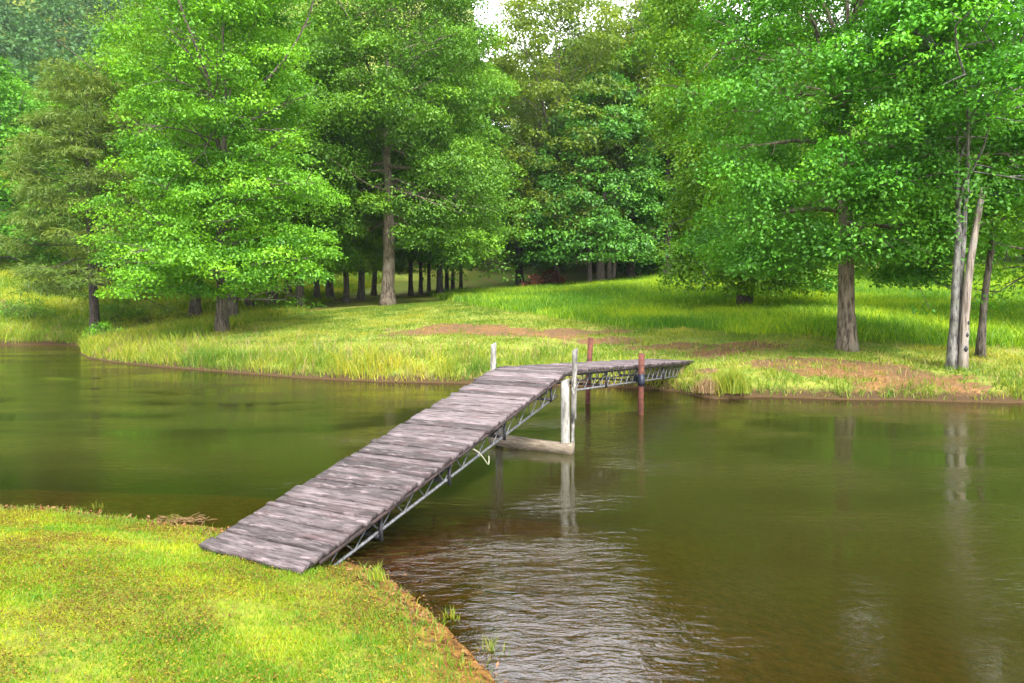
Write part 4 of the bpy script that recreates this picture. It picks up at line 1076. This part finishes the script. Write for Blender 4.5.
clump('slender weed growing at the left lawn edge near the brown debris', on_plane(172, 519), 307, .08, .12, 26, M['grass_bank'], .005)

# brown debris, stones and a sunken pole
rng = np.random.default_rng(400)
q = Quads(); c0 = on_plane(186, 521)
for i in range(60):
    a = c0 + np.array([np.clip(rng.normal(), -1.5, 1.5) * .14, np.clip(rng.normal(), -1.5, 1.5) * .05, rng.uniform(0, .03)]); d = np.array([rng.normal(), rng.normal() * .4, rng.normal() * .12]); d = d / np.linalg.norm(d) * rng.uniform(.05, .16)
    q.tube(np.array([a, a + d * .5 + [0, 0, .008], a + d]), .004, 4)
tag(link('debris_pile', q.mesh('debris_pile', M['straw'], True)), 'heap of brown dead stalks washed up in the shallows left of the ramp', 'debris')
def stone(label, loc, sx_, sy_, sz_, seed):
    rng = np.random.default_rng(seed); me = bpy.data.meshes.new('stone')
    import bmesh
    bm = bmesh.new(); bmesh.ops.create_icosphere(bm, subdivisions=3, radius=1)
    for v_ in bm.verts:
        n_ = vnoise(np.array([v_.co.x * 1.6 + seed]), np.array([v_.co.y * 1.6 + v_.co.z]), seed)[0]
        v_.co = Vector((v_.co.x * sx_, v_.co.y * sy_, v_.co.z * sz_)) * (0.75 + .5 * n_)
    for f_ in bm.faces: f_.smooth = True
    bm.to_mesh(me); bm.free(); me.materials.append(M['rock'])
    o = link('stone', me); o.location = loc
    return tag(o, label, 'stone')
p = on_plane(497, 580); stone('largest flat orange brown stone just under the water', (p[0], p[1], -.06), .15, .09, .035, 5)
p = on_plane(440, 581); stone('small orange brown stone near the muddy lawn edge', (p[0], p[1], -.055), .10, .06, .03, 6)
p = on_plane(478, 586); stone('smallest brown stone between the two larger sunken stones', (p[0], p[1], -.055), .06, .045, .03, 8)
a = on_plane(385, 563); b_ = on_plane(470, 541)
q = Quads(); q.tube(np.array([[a[0], a[1], -.03], [(a[0] + b_[0]) / 2, (a[1] + b_[1]) / 2, -.10], [b_[0], b_[1], -.2]]), .028, 7)
tag(link('sunken_pole', q.mesh('sunken_pole', M['log'], True)), 'thin pale pole lying under the water beside the ramp', 'pole')

m, nt, out = new_mat('haze_air'); N = NT(nt)
pv = N('ShaderNodeVolumePrincipled'); pv.inputs['Color'].default_value = (0.80, 0.90, 1.0, 1); pv.inputs['Density'].default_value = 0.0002; pv.inputs['Anisotropy'].default_value = 0.2
N.link(pv.outputs[0], out.inputs['Volume'])
q = Quads(); q.box8([(-700, -90, -4), (420, -90, -4), (420, 900, -4), (-700, 900, -4), (-700, -90, 330), (420, -90, 330), (420, 900, 330), (-700, 900, 330)])
hz = link('haze', q.mesh('haze', m)); hz['kind'] = 'stuff'

# ------------------------------------------------------------------ light, sky, camera
SUN_EL, SUN_AZ = math.radians(47), math.radians(160)      # azimuth clockwise from +Y (behind the camera, a little left)
world = bpy.data.worlds.new('World'); scene.world = world; world.use_nodes = True
nt = world.node_tree; nt.nodes.clear(); N = NT(nt)
sky = N('ShaderNodeTexSky', sky_type='NISHITA'); sky.sun_disc = False
sky.sun_elevation = SUN_EL; sky.sun_rotation = SUN_AZ; sky.air_density = 1.0; sky.dust_density = 4.0; sky.ozone_density = 1.0
hs = N('ShaderNodeHueSaturation'); hs.inputs['Saturation'].default_value = 0.22; N.link(sky.outputs[0], hs.inputs['Color'])
tcw = N('ShaderNodeTexCoord')
cl = N.noise(tcw.outputs['Generated'], 2.2, 5, 0.6, (1, 1, 2.5))
cloud = N.ramp(cl, [(0.36, (0.55, 0.57, 0.60)), (0.62, (1.0, 1.0, 1.0))])
cloud = N.mix(1.0, cloud, (6.0, 6.05, 6.15), 'MULTIPLY')
sw = N('ShaderNodeSeparateXYZ'); N.link(tcw.outputs['Generated'], sw.inputs[0])
mr = N('ShaderNodeMapRange'); mr.inputs[1].default_value = 0.45; mr.inputs[2].default_value = 0.9; mr.inputs[3].default_value = 1.0; mr.inputs[4].default_value = 2.3  # added brightening of the sky ahead, to strengthen glints on the pond
N.link(sw.outputs[1], mr.inputs[0])
cm = N('ShaderNodeVectorMath', operation='SCALE'); N.link(cloud, cm.inputs[0]); N.link(mr.outputs[0], cm.inputs['Scale'])
skyc = N.mix(0.85, hs.outputs[0], cm.outputs[0])
bg = N('ShaderNodeBackground'); bg.inputs[1].default_value = 0.15; N.link(skyc, bg.inputs[0])
wo = N('ShaderNodeOutputWorld'); N.link(bg.outputs[0], wo.inputs[0])
sl = bpy.data.lights.new('sun', 'SUN'); sl.energy = 2.7; sl.angle = math.radians(12); sl.color = (1.0, 0.97, 0.92)
so = bpy.data.objects.new('sun', sl); COL.objects.link(so)
sdv = Vector((math.sin(SUN_AZ) * math.cos(SUN_EL), math.cos(SUN_AZ) * math.cos(SUN_EL), math.sin(SUN_EL)))
so.rotation_euler = sdv.to_track_quat('Z', 'Y').to_euler(); so.location = (0, -5, 30)

cam = bpy.data.cameras.new('camera'); cam.sensor_width = 36; cam.lens = 36 * F_PX / 1024; cam.clip_end = 3000; cam.clip_start = 0.05
co = bpy.data.objects.new('camera', cam); COL.objects.link(co)
co.location = tuple(EYE); co.rotation_euler = (math.pi / 2 - PITCH, 0, 0)
scene.camera = co
vs = scene.view_settings; vs.view_transform = 'Standard'; vs.look = 'None'; vs.gamma = 1; vs.use_curve_mapping = False; vs.exposure = 1.88
cy = scene.cycles
cy.use_denoising = True; cy.max_bounces = 8; cy.diffuse_bounces = 4; cy.glossy_bounces = 3; cy.transmission_bounces = 4; cy.transparent_max_bounces = 8
cy.use_adaptive_sampling = True; cy.adaptive_threshold = 0.01
